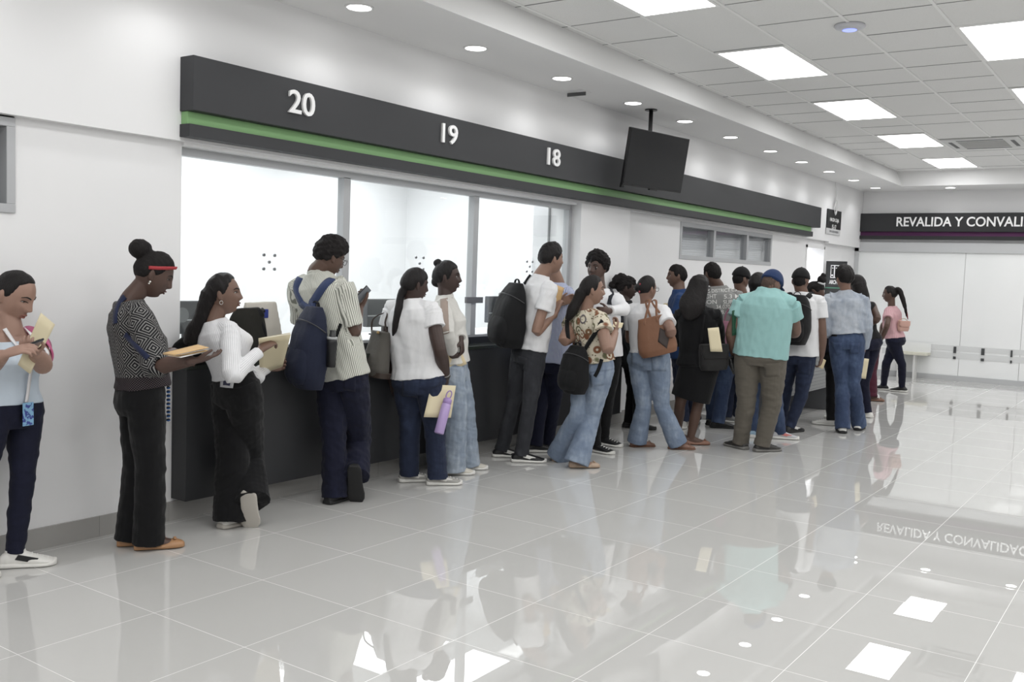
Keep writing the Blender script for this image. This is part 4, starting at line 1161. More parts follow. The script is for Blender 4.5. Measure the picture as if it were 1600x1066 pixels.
STRIPE = pat_mat('striped_shirt_cloth', stripes(rgb(132, 134, 124), rgb(216, 216, 205), .0100, .40))
PINSTRIPE = pat_mat('blue_pinstripe_cloth', stripes(rgb(120, 132, 172), rgb(192, 198, 220), .010, .4))
DIAMOND = pat_mat('diamond_print', diamonds); FLORAL = pat_mat('floral_print', floral)
RIB = pat_mat('white_rib_knit', stripes(rgb(196, 196, 200), rgb(228, 228, 230), .011, .3))
HB = hairmat('hair_black'); HD = hairmat('hair_dark_brown', (0.011, 0.008, 0.007, 1)); HC = hairmat('hair_curly_black', (0.007, 0.006, 0.006, 1), True)
MAN = dict(thick=.011, front=.52, nape=-.55, side=-.12, mat=HC, amp=.0028, freq=140)

# ------------------------------------------------------------------ the queue, from the left edge of the photo to the far end
P1 = person('P1', 'woman in a pale blue top with a lanyard looking at her phone', (40, 884), 'g', True, 140, 140, (14, 640), (16, 510), (22, 463), (122, 27, 0), 1.06,
    armL=((67, 570, -1), (55, 552, -1)), armR=((-22, 575, -1), (4, 556, -1)), handL=dict(d=(-.35, .25, -.9), n=(.1, 1, .2), curl=30), handR=dict(d=(.75, .35, -.3), n=(.2, -.8, .4), curl=22), armk=1.12, bust=.03,
    feet=((43, 884, 95, 0), (-44, 902, 120, 0)), top=dict(name='tank_top', mat=cloth('pale_blue_cloth', rgb(190, 204, 218), .85, .04), ease=.010, t0=.24, t1=.86, yoke=False, wr=.002),
    legs=dict(mat=NAVYJ, ease=.008, knee=.058, hem=.045, thigh=.086, drop=.015, top=.29), shoes=dict(mat=SHOEW, sole=SOLEW, lace=LACEW, accent=SHOEB),
    hair=dict(thick=.007, front=.80, tz=.62, nape=-.5, mat=HB, tubes=[[(-10, 450, .06, .035), (-18, 470, .07, .03), (-20, 500, .07, .02)]]), face=dict(open=.45))
P2 = person('P2', 'woman with a hair bun and red headband in a diamond print blouse', (235, 858), 'b', True, 78, 74, (221, 620), (203, 470), (241, 430), (88, 26, 0), 1.0,
    neckdd=.0, armR=((243, 572, -1), (300, 564, -1)), armL=((250, 566, 1), (272, 550, 1)), handR=dict(d=(.9, .1, .3), n=(-.1, .95, .2), curl=14), handL=dict(d=(.85, -.2, -.3), n=(0, -1, .1), curl=24),
    feet=((222, 851, 85, 0), (249, 857, 86, 0)), top=dict(name='blouse', mat=DIAMOND, pat=True, ease=.020, t0=.235, hang=1.08, sleeve=1.12, sr=(.07, .07), cuff=.06, wr=.004),
    legs=dict(mat=BLACKP, ease=.014, knee=.078, hem=.080, thigh=.092, drop=.05, wr=.004), shoes=dict(kind='flat', mat=plain('tan_leather', rgb(176, 126, 76), .4)),
    hair=dict(thick=.013, front=.60, tz=.45, nape=-.42, side=-.05, mat=HC, blobs=[(219, 389, 0, .058), (228, 396, 0, .04)], amp=.0016, freq=160), face=dict(open=.4))
earring(P2, 1)
P3 = person('P3', 'woman with long dark hair in a white ribbed top holding a pale folder', (375, 822), 'a', True, 62, 60, (370, 608), (335, 500), (350, 460), (96, -2, 0), .98,
    armR=((363, 588, -1), (405, 549, 1)), armL=((395, 588, 1), (416, 575, 1)), handR=dict(d=(.6, .5, .4), n=(.5, -.2, .7), curl=34), handL=dict(d=(.8, .1, .2), n=(-.1, .3, -.9), curl=34),
    feet=((372, 820, 50, 0), (391, 825, 12, 68)), kneeR=(386, 716, .17), top=dict(name='crop_top', mat=RIB, pat=True, ease=.014, t0=.33, sleeve=1.97, sr=(.06, .055), cuff=.036, wr=.003), bust=.03,
    legs=dict(mat=BLACKP, ease=.014, knee=.098, hem=.100, thigh=.10, drop=.05, top=.42, wr=.005), shoes=dict(mat=SHOEW, sole=plain('sole_beige', rgb(186, 180, 170), .7)),
    hair=dict(thick=.012, front=.74, tz=.55, nape=-.5, mat=HB, tubes=[[(330, 462, 0, .062), (322, 478, .0, .05), (316, 496, .0, .045), (306, 515, .02, .05), (298, 530, .03, .045)]], amp=.003), face=dict(open=.9))
earring(P3, 1, hoop=True)
P4 = person('P4', 'man with curly hair and glasses in a cream striped shirt', (540, 783), 'e', False, 32, 34, (534, 588), (496, 426), (516, 403), (62, 22, 0), 1.0,
    armR=((553, 519, -1), (562, 482, 1)), handR=dict(d=(.35, .7, .6), n=(-.6, .5, -.4), curl=40), feet=((531, 782, 35, 0), (556, 785, 12, 68)), kneeR=(560, 690, .17), girth=.94,
    top=dict(name='striped_shirt', mat=STRIPE, pat=True, ease=.022, t0=.10, hang=1.02, sleeve=.86, sr=(.082, .078), neckr=.066, collar=.02, wr=.005),
    legs=dict(mat=NAVYJ, ease=.02, knee=.085, hem=.084, thigh=.10, drop=.05, wr=.006), shoes=dict(mat=SHOEB, sole=SOLEB),
    hair=dict(thick=.022, thick_top=.042, front=.45, nape=-.42, side=-.05, mat=HC, blobs=[(516, 384, 0, .07), (528, 392, .0, .048), (504, 386, 0, .052), (524, 380, 0, .045)], amp=.0065, freq=105, zf=1), face=dict(open=.5))
glasses(P4)
P5 = person('P5', 'woman in a white blouse and blue jeans carrying a lilac bottle', (678, 757), 'c', True, 28, 30, (655, 596), (641, 466), (649, 446), (62, 8, 0), 1.0, girth=1.09, hipw=1.06, sw=.188, belly=.02,
    armR=((687, 547, -1), (697, 590, 1)), armL='down', handR=dict(d=(-.05, -1, .1), n=(-1, 0, .3), curl=44), armk=1.2, feet=((650, 752, 72, 0), (694, 757, 80, 0)),
    top=dict(name='blouse', mat=WHITEC, ease=.022, t0=.17, hang=1.06, sleeve=.42, sr=(.066, .070), wr=.004), legs=dict(mat=INDIGO, ease=.012, knee=.078, hem=.072, thigh=.104, drop=.04, wr=.004),
    shoes=dict(mat=plain('shoe_grey', rgb(158, 156, 150), .6), sole=SOLEW, accent=SHOEW, lace=LACEW), hair=dict(thick=.013, front=.5, nape=-.5, mat=HB, tubes=[[(634, 452, -.02, .04), (626, 462, -.05, .026), (622, 488, -.08, .03), (617, 512, -.08, .022), (614, 524, -.08, .008)]]), face=dict(open=.9))
P6 = person('P6', 'woman in a white denim jacket and wide pale jeans facing right', (724, 740), 'c', True, 100, 100, (709, 580), (695, 460), (699, 434), (90, 0, 0), 1.03,
    armL=((716, 508, 0, -.02), (720, 530, 0, -.10)), armR=((700, 520, -1), (706, 552, 1)), handL=dict(d=(.2, -.9, -.2), n=(-.8, 0, .3), curl=35), feet=((736, 733, 85, 0), (715, 741, 85, 0)),
    top=dict(name='denim_jacket', mat=cloth('white_denim', rgb(206, 204, 198), .85, .1), ease=.022, t0=.22, hang=.94, sleeve=1.93, sr=(.060, .054), cuff=.045, wr=.005), bust=.01, girth=.84,
    legs=dict(mat=PALEJ, ease=.016, knee=.10, hem=.115, thigh=.10, drop=.05, wr=.005), shoes=dict(mat=plain('shoe_cream', rgb(206, 200, 186), .6), sole=SOLEW),
    hair=dict(thick=.012, front=.62, tz=.5, nape=-.45, side=-.2, mat=HB, blobs=[(684, 411, .02, .034), (688, 415, .01, .03), (684, 440, .02, .05)]), face=dict(open=.9))
P7 = person('P7', 'man in a white polo shirt and charcoal jeans', (818, 721), 'd', False, 52, 60, (826, 552), (845, 432), (862, 405), (62, 3, 0), 1.02, girth=.93,
    armR=((838, 518, 0, -.20), (866, 491, 0, -.05)), handR=dict(d=(.2, .95, .2), n=(.5, .1, .8), curl=30), feet=((796, 714, 82, 0), (826, 722, 84, 0)),
    top=dict(name='polo_shirt', mat=WHITEP, ease=.018, t0=.17, hang=.98, sleeve=.52, sr=(.068, .068), neckr=.068, collar=.012, wr=.004), legs=dict(mat=GREYJ, ease=.008, knee=.064, hem=.058, thigh=.088, drop=.03, wr=.004),
    shoes=dict(mat=SHOEB, sole=SOLEW, accent=SHOEW), hair=dict(MAN, thick=.016, nape=-.42, mat=HB, thick_top=.024))
P8 = person('P8', 'person in a pale blue pinstripe shirt behind the white polo shirt', (851, 707), 'd', False, 42, 42, (858, 566), (870, 442), (865, 409), (48, 10, 0), .90,
    feet=((846, 706, 72, 0), (864, 700, 74, 0)), top=dict(name='pinstripe_shirt', mat=PINSTRIPE, pat=True, ease=.022, t0=.12, hang=1.0, sleeve=1.9, sr=(.07, .062), wr=.004),
    legs=dict(mat=NAVYJ, ease=.012, knee=.074, hem=.068, thigh=.092, drop=.03), shoes=dict(mat=SHOEB, sole=SOLEW), hair=dict(MAN))
P9 = person('P9', 'woman in a floral blouse and light flared jeans', (905, 728), 'd', True, 48, 50, (928, 572), (916, 484), (926, 454), (80, 2, 0), .98, hipw=1.06, girth=1.04, sw=.185,
    armR=((949, 546, -1), (961, 520, 1)), armL=((881, 532, -1), (908, 520, 1)), handR=dict(d=(.3, .8, .4), n=(-.8, .2, .3), curl=38), armk=1.15, feet=((884, 720, 55, 0), (913, 731, 74, 0)), kneeL=(903, 648, 0), kneeR=(925, 650, 0),
    top=dict(name='floral_blouse', mat=FLORAL, pat=True, ease=.018, t0=.22, hang=1.0, sleeve=.42, sr=(.068, .074)), legs=dict(mat=LIGHTJ, ease=.008, knee=.070, hem=.098, thigh=.10, drop=.05), shoes=dict(kind='flat', mat=plain('beige_leather', rgb(176, 148, 122), .5)),
    hair=dict(thick=.012, front=.72, tz=.55, nape=-.5, mat=HB, tubes=[[(908, 458, -.03, .05), (902, 470, -.04, .042), (895, 484, -.05, .045), (889, 496, -.05, .03)]]), face=dict(open=.9))
P10 = person('P10', 'man with an afro in a white sweatshirt behind the floral blouse', (944, 702), 'b', False, 200, 200, (941, 562), (935, 452), (932, 420), (208, 0, 0), 1.0, girth=.9,
    armL=((974, 484, -1), (952, 486, -1)), handL=dict(curl=40), feet=((950, 696, 118, 0), (937, 707, 122, 0)), top=dict(name='sweatshirt', mat=WHITEC, ease=.03, t0=.16, hang=1.0, sleeve=1.95, sr=(.066, .06), cuff=.04),
    legs=dict(mat=BLACKP, ease=.01, knee=.07, hem=.06, thigh=.09), shoes=dict(mat=SHOEB, sole=SOLEW, lace=LACEW),
    hair=dict(thick=.036, front=.56, nape=-.35, side=-.05, mat=HC, thick_top=.055, amp=.008, freq=95, zf=1), face=dict(open=.9))
P11 = person('P11', 'woman with curly tied hair in black, beside the white sweatshirt', (1000, 671), 'c', True, 75, 75, (990, 562), (977, 470), (980, 451), (85, 5, 0), .96, armL='down', armR='down',
    feet=((992, 668, 80, 0), (1005, 671, 80, 0)), top=dict(name='top', mat=BLACKC, ease=.016, t0=.15, sleeve=1.9), legs=dict(mat=BLACKP, ease=.008, knee=.06, hem=.06, thigh=.085), shoes=dict(mat=SHOEB, sole=SOLEB),
    hair=dict(thick=.016, front=.42, nape=-.4, mat=HC, blobs=[(965, 438, .0, .06), (958, 446, 0, .045), (972, 434, 0, .05)], amp=.007, freq=100, zf=1), face=dict(open=.9))
P12 = person('P12', 'woman in a white knit top and light jeans with a tan tote', (1036, 702), 'f', True, 22, 24, (1014, 562), (1010, 474), (1011, 452), (44, 4, 0), .98, hipw=1.08, girth=1.06, sw=.185,
    armR=((1049, 518, -1), (1040, 525, 1)), armL='fwd', armk=1.12, feet=((1004, 698, 62, 0), (1065, 702, 80, 0)), kneeL=(1006, 636, 0), kneeR=(1034, 636, 0),
    top=dict(name='knit_top', mat=WHITEC, ease=.016, t0=.26, hang=1.0, sleeve=.62, sr=(.068, .07)), legs=dict(mat=LIGHTJ, ease=.010, knee=.072, hem=.088, thigh=.104, drop=.045), shoes=dict(kind='sandal', mat=plain('brown_leather', rgb(124, 84, 60), .5)),
    hair=dict(thick=.010, front=.7, tz=.5, nape=-.45, mat=HB, blobs=[(998, 450, -.03, .042)]), face=dict(open=.9))
glasses(P12)
P13 = person('P13', 'man in a plain blue T-shirt facing left', (1070, 667), 'a', False, -100, -95, (1066, 560), (1061, 452), (1057, 432), (-96, 2, 0), 1.0,
    feet=((1082, 664, 200, 0), (1066, 668, 188, 0)), top=dict(name='t_shirt', mat=cloth('royal_blue_cloth', rgb(34, 66, 116)), ease=.022, t0=.12, hang=1.0, sleeve=.6), legs=dict(mat=INDIGO, ease=.012, knee=.072, hem=.064, thigh=.09),
    shoes=dict(mat=plain('shoe_pale_grey', rgb(186, 184, 178), .6), sole=SOLEW), hair=dict(MAN), face=dict(open=.9))
P14 = person('P14', 'woman with long black hair in a knee-length black dress', (1084, 695), 'e', True, 18, 18, (1092, 570), (1090, 478), (1093, 451), (36, 8, 0), 1.0, hipw=1.08, girth=1.08, sw=.185,
    feet=((1066, 688, 68, 0), (1088, 695, 76, 0)), kneeL=(1063, 630, 0), kneeR=(1090, 634, 0), armR=((1124, 520, 1), (1128, 550, 1)), armL='fwd', top=dict(name='dress_bodice', mat=BLACKC, ease=.018, t0=.15, hang=1.02, sleeve=1.9, sr=(.07, .062)),
    legs=dict(kind='skirt', mat=BLACKC, hem=(1086, 624, .185, .125), top=.45), shoes=dict(kind='flat', mat=plain('nude_leather', rgb(142, 98, 76), .5)),
    hair=dict(thick=.016, front=.45, nape=-.5, mat=HB, tubes=[[(1092, 440, -.05, .085, .06), (1088, 458, -.09, .10, .05), (1082, 474, -.13, .12, .05), (1078, 488, -.15, .10, .04), (1074, 497, -.16, .05, .02)]]), face=dict(open=.9))
glasses(P14)
P15 = person('P15', 'man in a grey T-shirt with white lettering on its back', (1128, 668), 'e', False, -12, -10, (1126, 552), (1121, 447), (1112, 429), (-38, 10, 0), 1.04, sw=.225, girth=1.12,
    feet=((1117, 663, 30, 0), (1131, 669, 78, 0)), top=dict(name='t_shirt', mat=cloth('grey_cloth', rgb(138, 138, 136)), ease=.024, t0=.14, hang=1.02, sleeve=.6, sr=(.078, .078)), legs=dict(mat=MIDJ, ease=.012, knee=.075, hem=.068, thigh=.096),
    shoes=dict(mat=SHOEB, sole=SOLEB), hair=dict(MAN), face=dict(open=.9))
CAPB = cloth('cap_black', rgb(26, 26, 28)); CAPN = cloth('cap_blue', rgb(34, 56, 98))
P16 = person('P16', 'man in a black cap between the grey and turquoise T-shirts', (1144, 660), 'a', False, 45, 40, (1147, 562), (1158, 458), (1158, 437), (48, 4, 0), .98,
    feet=((1143, 660, 82, 0), (1160, 657, 80, 0)), top=dict(name='t_shirt', mat=cloth('dark_grey_cloth', rgb(60, 60, 64)), ease=.02, t0=.12, sleeve=.6), legs=dict(mat=INDIGO, ease=.012, knee=.074, hem=.066), shoes=dict(mat=plain('shoe_mid_grey', rgb(128, 128, 126), .6), sole=SOLEW), hair=dict(MAN, thick=.005))
P17 = person('P17', 'person in coral-flashed trainers mostly hidden by the turquoise T-shirt', (1198, 685), 'd', True, 20, 20, (1192, 570), (1186, 462), (1184, 446), (20, 12, 0), 1.0,
    feet=((1173, 681, -8, 0), (1227, 686, 80, 0)), kneeR=(1214, 628, 0), top=dict(name='top', mat=cloth('dark_grey_cloth', rgb(60, 60, 64)), ease=.012, t0=.15, sleeve=.6), legs=dict(mat=MIDJ, ease=.008, knee=.06, hem=.056),
    shoes=dict(mat=(plain('shoe_sky', rgb(128, 160, 182), .6), plain('shoe_silver', rgb(190, 190, 194), .6)), sole=SOLEW, accent=plain('shoe_coral', rgb(224, 120, 112), .6)), hair=dict(thick=.016, nape=-.55, mat=HB, tubes=[[(1184, 444, -.04, .08, .05), (1184, 465, -.06, .07, .04), (1185, 485, -.06, .04, .03)]]))
P18 = person('P18', 'man in a turquoise T-shirt, khaki trousers and a blue cap', (1175, 704), 'a', False, 6, 6, (1188, 556), (1201, 450), (1205, 446), (34, 24, 0), 1.04, sw=.235, sht=.80, girth=1.32, belly=.06, rings=[(0, .125, .090, .100), (.10, .160, .100, .116), (.2, .160, .104, .112), (.38, .158, .108, .105), (.5, .162, .110, .108), (.66, .168, .120, .115), (.78, .160, .108, .112), (.88, .124, .085, .100), (.95, .092, .066, .082), (1.0, .072, .058, .066)],
    armR=((1243, 518, 1), (1225, 520, 1)), armL=((1143, 518, -1), (1146, 553, 1)), handL=dict(curl=45), armk=1.3, hipj=.11, feet=((1150, 699, -42, 0), (1199, 705, 52, 0)), kneeL=(1166, 628, 0), kneeR=(1206, 632, 0),
    top=dict(name='t_shirt', mat=cloth('turquoise_cloth', rgb(138, 190, 188), .85, .05), ease=.026, t0=.11, hang=1.0, sleeve=.52, sr=(.074, .076), wr=.005), legs=dict(mat=cloth('khaki_cloth', rgb(98, 92, 82), .9, .12), ease=.014, knee=.086, hem=.074, thigh=.108, drop=.035, wr=.005),
    shoes=dict(mat=plain('shoe_charcoal', rgb(52, 50, 48), .6), sole=plain('sole_grey', rgb(120, 118, 114), .7), lace=SHOEB), hair=dict(MAN, thick=.003, mat=hairmat('hair_shaved', (0.05, 0.035, 0.028, 1), True)))
P19 = person('P19', 'man in a white T-shirt and black cap wearing a black backpack', (1237, 675), 'a', False, 14, 14, (1247, 556), (1252, 456), (1251, 440), (14, 4, 0), 1.0, sw=.215, girth=1.04,
    armR=((1285, 522, -1), (1284, 556, 1)), armL='fwd', handR=dict(d=(-.1, -1, .1), n=(-.9, 0, .3), curl=40), armk=1.1, feet=((1224, 668, 20, 0), (1240, 675, 35, 0)), kneeR=(1252, 618, 0), top=dict(name='t_shirt', mat=WHITEC, ease=.024, t0=.12, hang=1.02, sleeve=.52, sr=(.066, .070)),
    legs=dict(mat=INDIGO, ease=.010, knee=.068, hem=.056, thigh=.096), shoes=dict(mat=SHOEB, sole=SOLEB, accent=SHOEW), hair=dict(MAN, thick=.004))
P20 = person('P20', 'woman with a topknot and white scrunchie bending over the desk', (1296, 662), 'e', True, -70, -65, (1300, 548), (1282, 478), (1275, 456), (-62, 50, 0), .98,
    feet=((1308, 655, -82, 0), (1290, 664, -86, 0)), footlen=.27, top=dict(name='top', mat=cloth('navy_cloth', rgb(24, 26, 38)), ease=.016, t0=.15, sleeve=.9), legs=dict(mat=BLACKP, ease=.01, knee=.064, hem=.058), shoes=dict(mat=SHOEW, sole=SOLEW, lace=LACEW),
    hair=dict(thick=.014, front=.5, nape=-.5, mat=HC, blobs=[(1284, 437, -.02, .05), (1287, 430, -.02, .03)], amp=.004))
P21 = person('P21', 'person with short black hair in a washed denim jacket and blue jeans', (1330, 675), 'f', True, -10, -8, (1323, 533), (1321, 456), (1319, 436), (-28, 8, 0), 1.02, sw=.195, girth=1.0,
    armL=((1292, 520, -1), (1300, 500, 1)), armR=((1354, 512, 1), (1350, 545, 1)), feet=((1315, 675, -6, 0), (1342, 671, 8, 0)), kneeL=(1316, 602, 0), kneeR=(1333, 600, 0),
    top=dict(name='denim_jacket', mat=denim('washed_pale_denim', rgb(138, 150, 168), rgb(186, 192, 200), .7), ease=.035, t0=.27, hang=1.06, sleeve=1.95, sr=(.072, .072), cuff=.05, neckr=.07, collar=.015, wr=.006),
    legs=dict(mat=MIDJ, ease=.008, knee=.074, hem=.078, thigh=.096, drop=.045), shoes=dict(mat=SHOEW, sole=SOLEB, accent=SHOEB), hair=dict(MAN, thick=.020, thick_top=.036, nape=-.5, mat=HB))
P22 = person('P22', 'woman with long black hair in a black sleeveless top at the desk', (1346, 651), 'b', True, -45, -40, (1355, 536), (1346, 466), (1339, 446), (-50, 12, 0), .98, hipw=1.1,
    armR=((1371, 498, -1), (1350, 512, 1)), kneeL=(1346, 600, 0), kneeR=(1350, 600, 0), feet=((1341, 648, -70, 0), (1347, 651, -60, 0)), top=dict(name='tank_top', mat=BLACKC, ease=.012, t0=.2, t1=.9, yoke=False), legs=dict(mat=NAVYJ, ease=.008, knee=.06, hem=.055), shoes=dict(mat=SHOEW, sole=SOLEW),
    hair=dict(thick=.016, nape=-.55, mat=HB, tubes=[[(1342, 445, -.05, .08, .06), (1347, 462, -.08, .08, .05), (1352, 482, -.1, .06, .04)]]))
P23 = person('P23', 'person in maroon trousers and brown shoes beside the far desk', (1361, 626), 'e', True, -60, -60, (1358, 545), (1342, 480), (1337, 463), (-60, 15, 0), .95,
    feet=((1357, 624, 40, 0), (1366, 627, 85, 0)), top=dict(name='top', mat=BLACKC, ease=.012, t0=.2, sleeve=.6), legs=dict(mat=cloth('maroon_cloth', rgb(76, 26, 44)), ease=.012, knee=.085, hem=.09), shoes=dict(kind='flat', mat=plain('brown_leather', rgb(124, 84, 60))), hair=dict(thick=.012, mat=HB))
P24 = person('P24', 'woman with a braided ponytail in a pink striped blouse', (1389, 613), 'e', True, -72, -70, (1398, 531), (1393, 479), (1390, 460), (-84, 6, 0), 1.0, hipw=1.1, girth=1.02,
    armL=((1386, 508, -1), (1377, 531, 1)), armR=((1380, 508, 1), (1376, 528, 1)), feet=((1403, 612, -76, 0), (1374, 609, -84, 0)), kneeL=(1409, 570, 0), kneeR=(1385, 568, 0),
    top=dict(name='blouse', mat=pat_mat('pink_stripe_cloth', stripes(rgb(206, 146, 154), rgb(214, 172, 177), .02, .4)), pat=True, ease=.016, t0=.2, hang=1.0, sleeve=.55, sr=(.066, .072)), legs=dict(mat=NAVYJ, ease=.006, knee=.06, hem=.046, thigh=.094, drop=.01), shoes=dict(mat=SHOEB, sole=SOLEW),
    hair=dict(thick=.010, front=.7, tz=.55, nape=-.5, mat=HB, tubes=[[(1400, 453, -.02, .035), (1405, 453, -.03, .036), (1410, 466, -.04, .034), (1414, 480, -.05, .026), (1417, 494, -.05, .014)]], amp=.003), face=dict(open=.9))
# ------------------------------------------------------------------ things carried, worn across or set down
def ddof(F, P): return float((np.asarray(P)+F.root) @ F.l)-F.D
MANILA = paint('manila_card', rgb(216, 196, 150), .7); MANILA2 = paint('manila_card_pale', rgb(222, 208, 168), .7); PAPER = plain('white_paper', rgb(234, 234, 232), .7)
AMBER = paint('amber_envelope', rgb(212, 170, 104), .7)
def carried(F, name, label, cat, c, group=None):
    return thing(name, label, cat, np.asarray(c)+F.root, group)
def folder(F, quad, label, mat=None, paper=True, splay=.010, name='manila_folder', bend=0.0):
    Q = [F.at(*q) for q in quad]; c = sum(Q)/4
    t = carried(F, name, label, 'folder', c, 'folders and envelopes in hand'); mat = mat or MANILA
    Q = [q-c for q in Q]; n = unit(np.cross(Q[1]-Q[0], Q[3]-Q[0]))
    if np.dot(n, F.l) > 0: n = -n
    def sheet(off, q, th, k=1.0):
        N = 6; top, bot = [], []
        for i in range(N+1):
            for j in range(N+1):
                a, b_ = i/N, j/N; p = ((q[0]*(1-a)+q[1]*a)*(1-b_)+(q[3]*(1-a)+q[2]*a)*b_)*k
                o = off*(.35+.65*a) + bend*math.sin(math.pi*a)*1.0
                top.append(p+n*(o+th)); bot.append(p+n*o)
        K = N+1; Fc = []
        for i in range(N):
            for j in range(N):
                Fc.append((i*K+j, (i+1)*K+j, (i+1)*K+j+1, i*K+j+1)); o = K*K; Fc.append((o+i*K+j+1, o+(i+1)*K+j+1, o+(i+1)*K+j, o+i*K+j))
        for i in range(N):
            for a, b_ in ((i*K, (i+1)*K), (i*K+N, (i+1)*K+N), (i, i+1), (N*K+i, N*K+i+1)): Fc.append((a, b_, b_+K*K, a+K*K))
        return MB().add(top+bot, Fc)
    sheet(splay*.5, Q, .0012).build('cover', mat, t, True)
    sheet(-splay*.5, Q, .0012, 1.0).build('cover', mat, t, True)
    if paper: sheet(0, [q*.97+(Q[0]+Q[1])*.012 for q in Q], .002).build('paper', PAPER, t, True)
    return t
def phone(F, c, X, Y, label, w=.037, h=.076, col=rgb(26, 27, 30), face=-1):
    """X across, Y along; screen on the +normal side"""
    t = carried(F, 'mobile_phone', label, 'phone', c, 'mobile phones in hand'); X = unit(X); Y = unit(Y-np.dot(Y, X)*X) if False else unit(np.asarray(Y)-np.dot(Y, X)*X); N = np.cross(X, Y)
    MB().obox(Z3, X*w, Y*h, N*.0042).build('case', plain('phone_case_dark', col, .35), t, bevel=.003)
    MB().obox(N*.0044, X*(w-.003), Y*(h-.003), N*.0006).build('screen', plain('phone_screen', rgb(120, 126, 134), .15), t)
    MB().obox(-N*.0052+Y*h*.68+X*w*.4, X*.010, Y*.016, N*.0015).build('camera_module', plain('lens_black', rgb(14, 14, 16), .2), t, bevel=.001)
    return t
def pack_loft(c, up, out, w, h, d, wf, df, seg=28):
    up, out = unit(up), unit(out); out = unit(out-np.dot(out, up)*up); sd = np.cross(out, up); rings = []
    n = 15; ts = np.linspace(0, 1, n); th = np.linspace(0, 2*np.pi, seg, endpoint=False)
    W = np.interp(ts, np.linspace(0, 1, len(wf)), wf); D_ = np.interp(ts, np.linspace(0, 1, len(df)), df)
    for t_, a, b_ in zip(ts, W, D_):
        o = c+up*(t_-.5)*h
        rings.append([o+sd*w*a*math.copysign(abs(math.cos(q))**.62, math.cos(q))+out*(d*b_*abs(math.sin(q))**.8 if math.sin(q) > 0 else -d*.12*abs(math.sin(q))) for q in th])
    return rings
WF, DF = (.70, .90, .97, 1, 1, .98, .92, .80, .52), (.62, .92, 1, 1, .94, .84, .70, .52, .24)
def backpack(F, label, c, up, out, w, h, d, mat, mat2=None, cat='backpack', name='backpack', seed=2):
    t = carried(F, name, label, cat, c); mat2 = mat2 or mat
    vx = max(.006, .9/F.ppm)
    put('pack_body', fuse(MB().loft(pack_loft(Z3, up, out, w, h, d, WF, DF)), vx, 2, .004, 22, 1, seed), mat, t)
    up, out = unit(up), unit(out); out = unit(out-np.dot(out, up)*up); sd = np.cross(out, up)
    put('front_pocket', fuse(MB().loft(pack_loft(-up*h*.17+out*d*.62, up, out, w*.78, h*.52, d*.52, WF, DF)), vx, 2, .003, 26, 1, seed+1), mat2, t)
    b = MB(); b.tube([up*h*.46+sd*.035, up*h*.53+sd*.03, up*h*.56, up*h*.53-sd*.03, up*h*.46-sd*.035], [(.010, .004)]*5, out, 8, 3); b.build('grab_loop', STRAPB, t, True)
    b = MB(); b.tube([out*d*.86*math.sin(a)*.8+sd*w*1.0*math.cos(a)+up*(h*.18+h*.16*math.sin(a)) for a in np.linspace(.15, math.pi-.15, 9)], [.0035]*9, up, 6, 3); b.build('zip', plain('zip_dark', rgb(60, 60, 62), .4), t, True)
    t['pk'] = 1
    return t
# --- woman at the left end: lanyard and badge, phone, folder, pink backpack
def ribbon(F, pts, nrm, wd, mat, name, parent, th=.002):
    Q = cat_rom(np.hstack([np.array(pts), np.array([unit(n) for n in nrm])]), 6); rings = []; L = np.array(parent.location)-F.root if parent is not F.obj and parent.parent is None else np.zeros(3)
    for i in range(len(Q)):
        T = unit(Q[min(i+1, len(Q)-1), :3]-Q[max(i-1, 0), :3]); n = unit(Q[i, 3:]-np.dot(Q[i, 3:], T)*T); s_ = np.cross(T, n); c = Q[i, :3]-L
        rings.append([c-s_*wd-n*th, c+s_*wd-n*th, c+s_*wd+n*th, c-s_*wd+n*th])
    return MB().loft(rings).build(name, mat, parent, True)
def hug(F, bv, p, lift):
    """move a point onto the outside of the figure"""
    h = bv.find_nearest(Vector(p)); n = np.array(h[1]); return np.array(h[0])+n*lift, n
b1 = bvh_all(P1, ('tank_top',)); b1b = bvh_all(P1, ('body', 'tank_top'))
LYW = plain('lanyard_white', rgb(222, 220, 222), .6)
S1 = lambda t_, a, f_: P1.sp(t_)+P1.lats*a+P1.fs*f_
def path(bv, raw, lift):
    out = [hug(P1, bv, p, lift) for p in raw]; return [o[0] for o in out], [o[1] for o in out]
pa1, na1 = path(b1b, [S1(.98, -.055, .03), S1(.93, -.055, .09), S1(.84, -.042, .13), S1(.72, -.028, .2), S1(.56, -.008, .2)], .006)
ly = ribbon(P1, pa1, na1, .009, LYW, 'lanyard', P1.obj)
pa1, na1 = path(b1b, [S1(.98, .055, .03), S1(.93, .055, .09), S1(.84, .042, .13), S1(.72, .028, .2), S1(.56, .004, .2)], .006)
ribbon(P1, pa1, na1, .009, LYW, 'strap', ly)
pa1, na1 = path(b1, [S1(.57, -.002, .2), S1(.46, -.002, .2), S1(.36, -.002, .2), S1(.28, -.002, .2)], .012)
ribbon(P1, pa1, na1, .008, LYW, 'strap', ly)
def badge_mat():
    t = NT('badge_print'); o = t.coord(); n = t.noise(o, 55, 3)
    t.base(t.mix(t.ramp(n, .5, .58), rgb(120, 178, 216), rgb(44, 62, 150))); t.set(.3, .5); return t.m
c_ = pa1[-1]+P1.fs*.012-P1.z*.055; q = [c_-P1.lats*.030*sx+P1.z*.056*sz for sx, sz in ((-1, 1), (1, 1), (1, -1), (-1, -1))]
n_ = unit(np.cross(q[1]-q[0], q[3]-q[0])); b = MB(); b.obox(sum(q)/4, (q[1]-q[0])/2, (q[3]-q[0])/2, n_*.002); b.build('id_badge', badge_mat(), ly, bevel=.001)
hw, hd_, hn = P1.handL; dh = ddof(P1, hw)
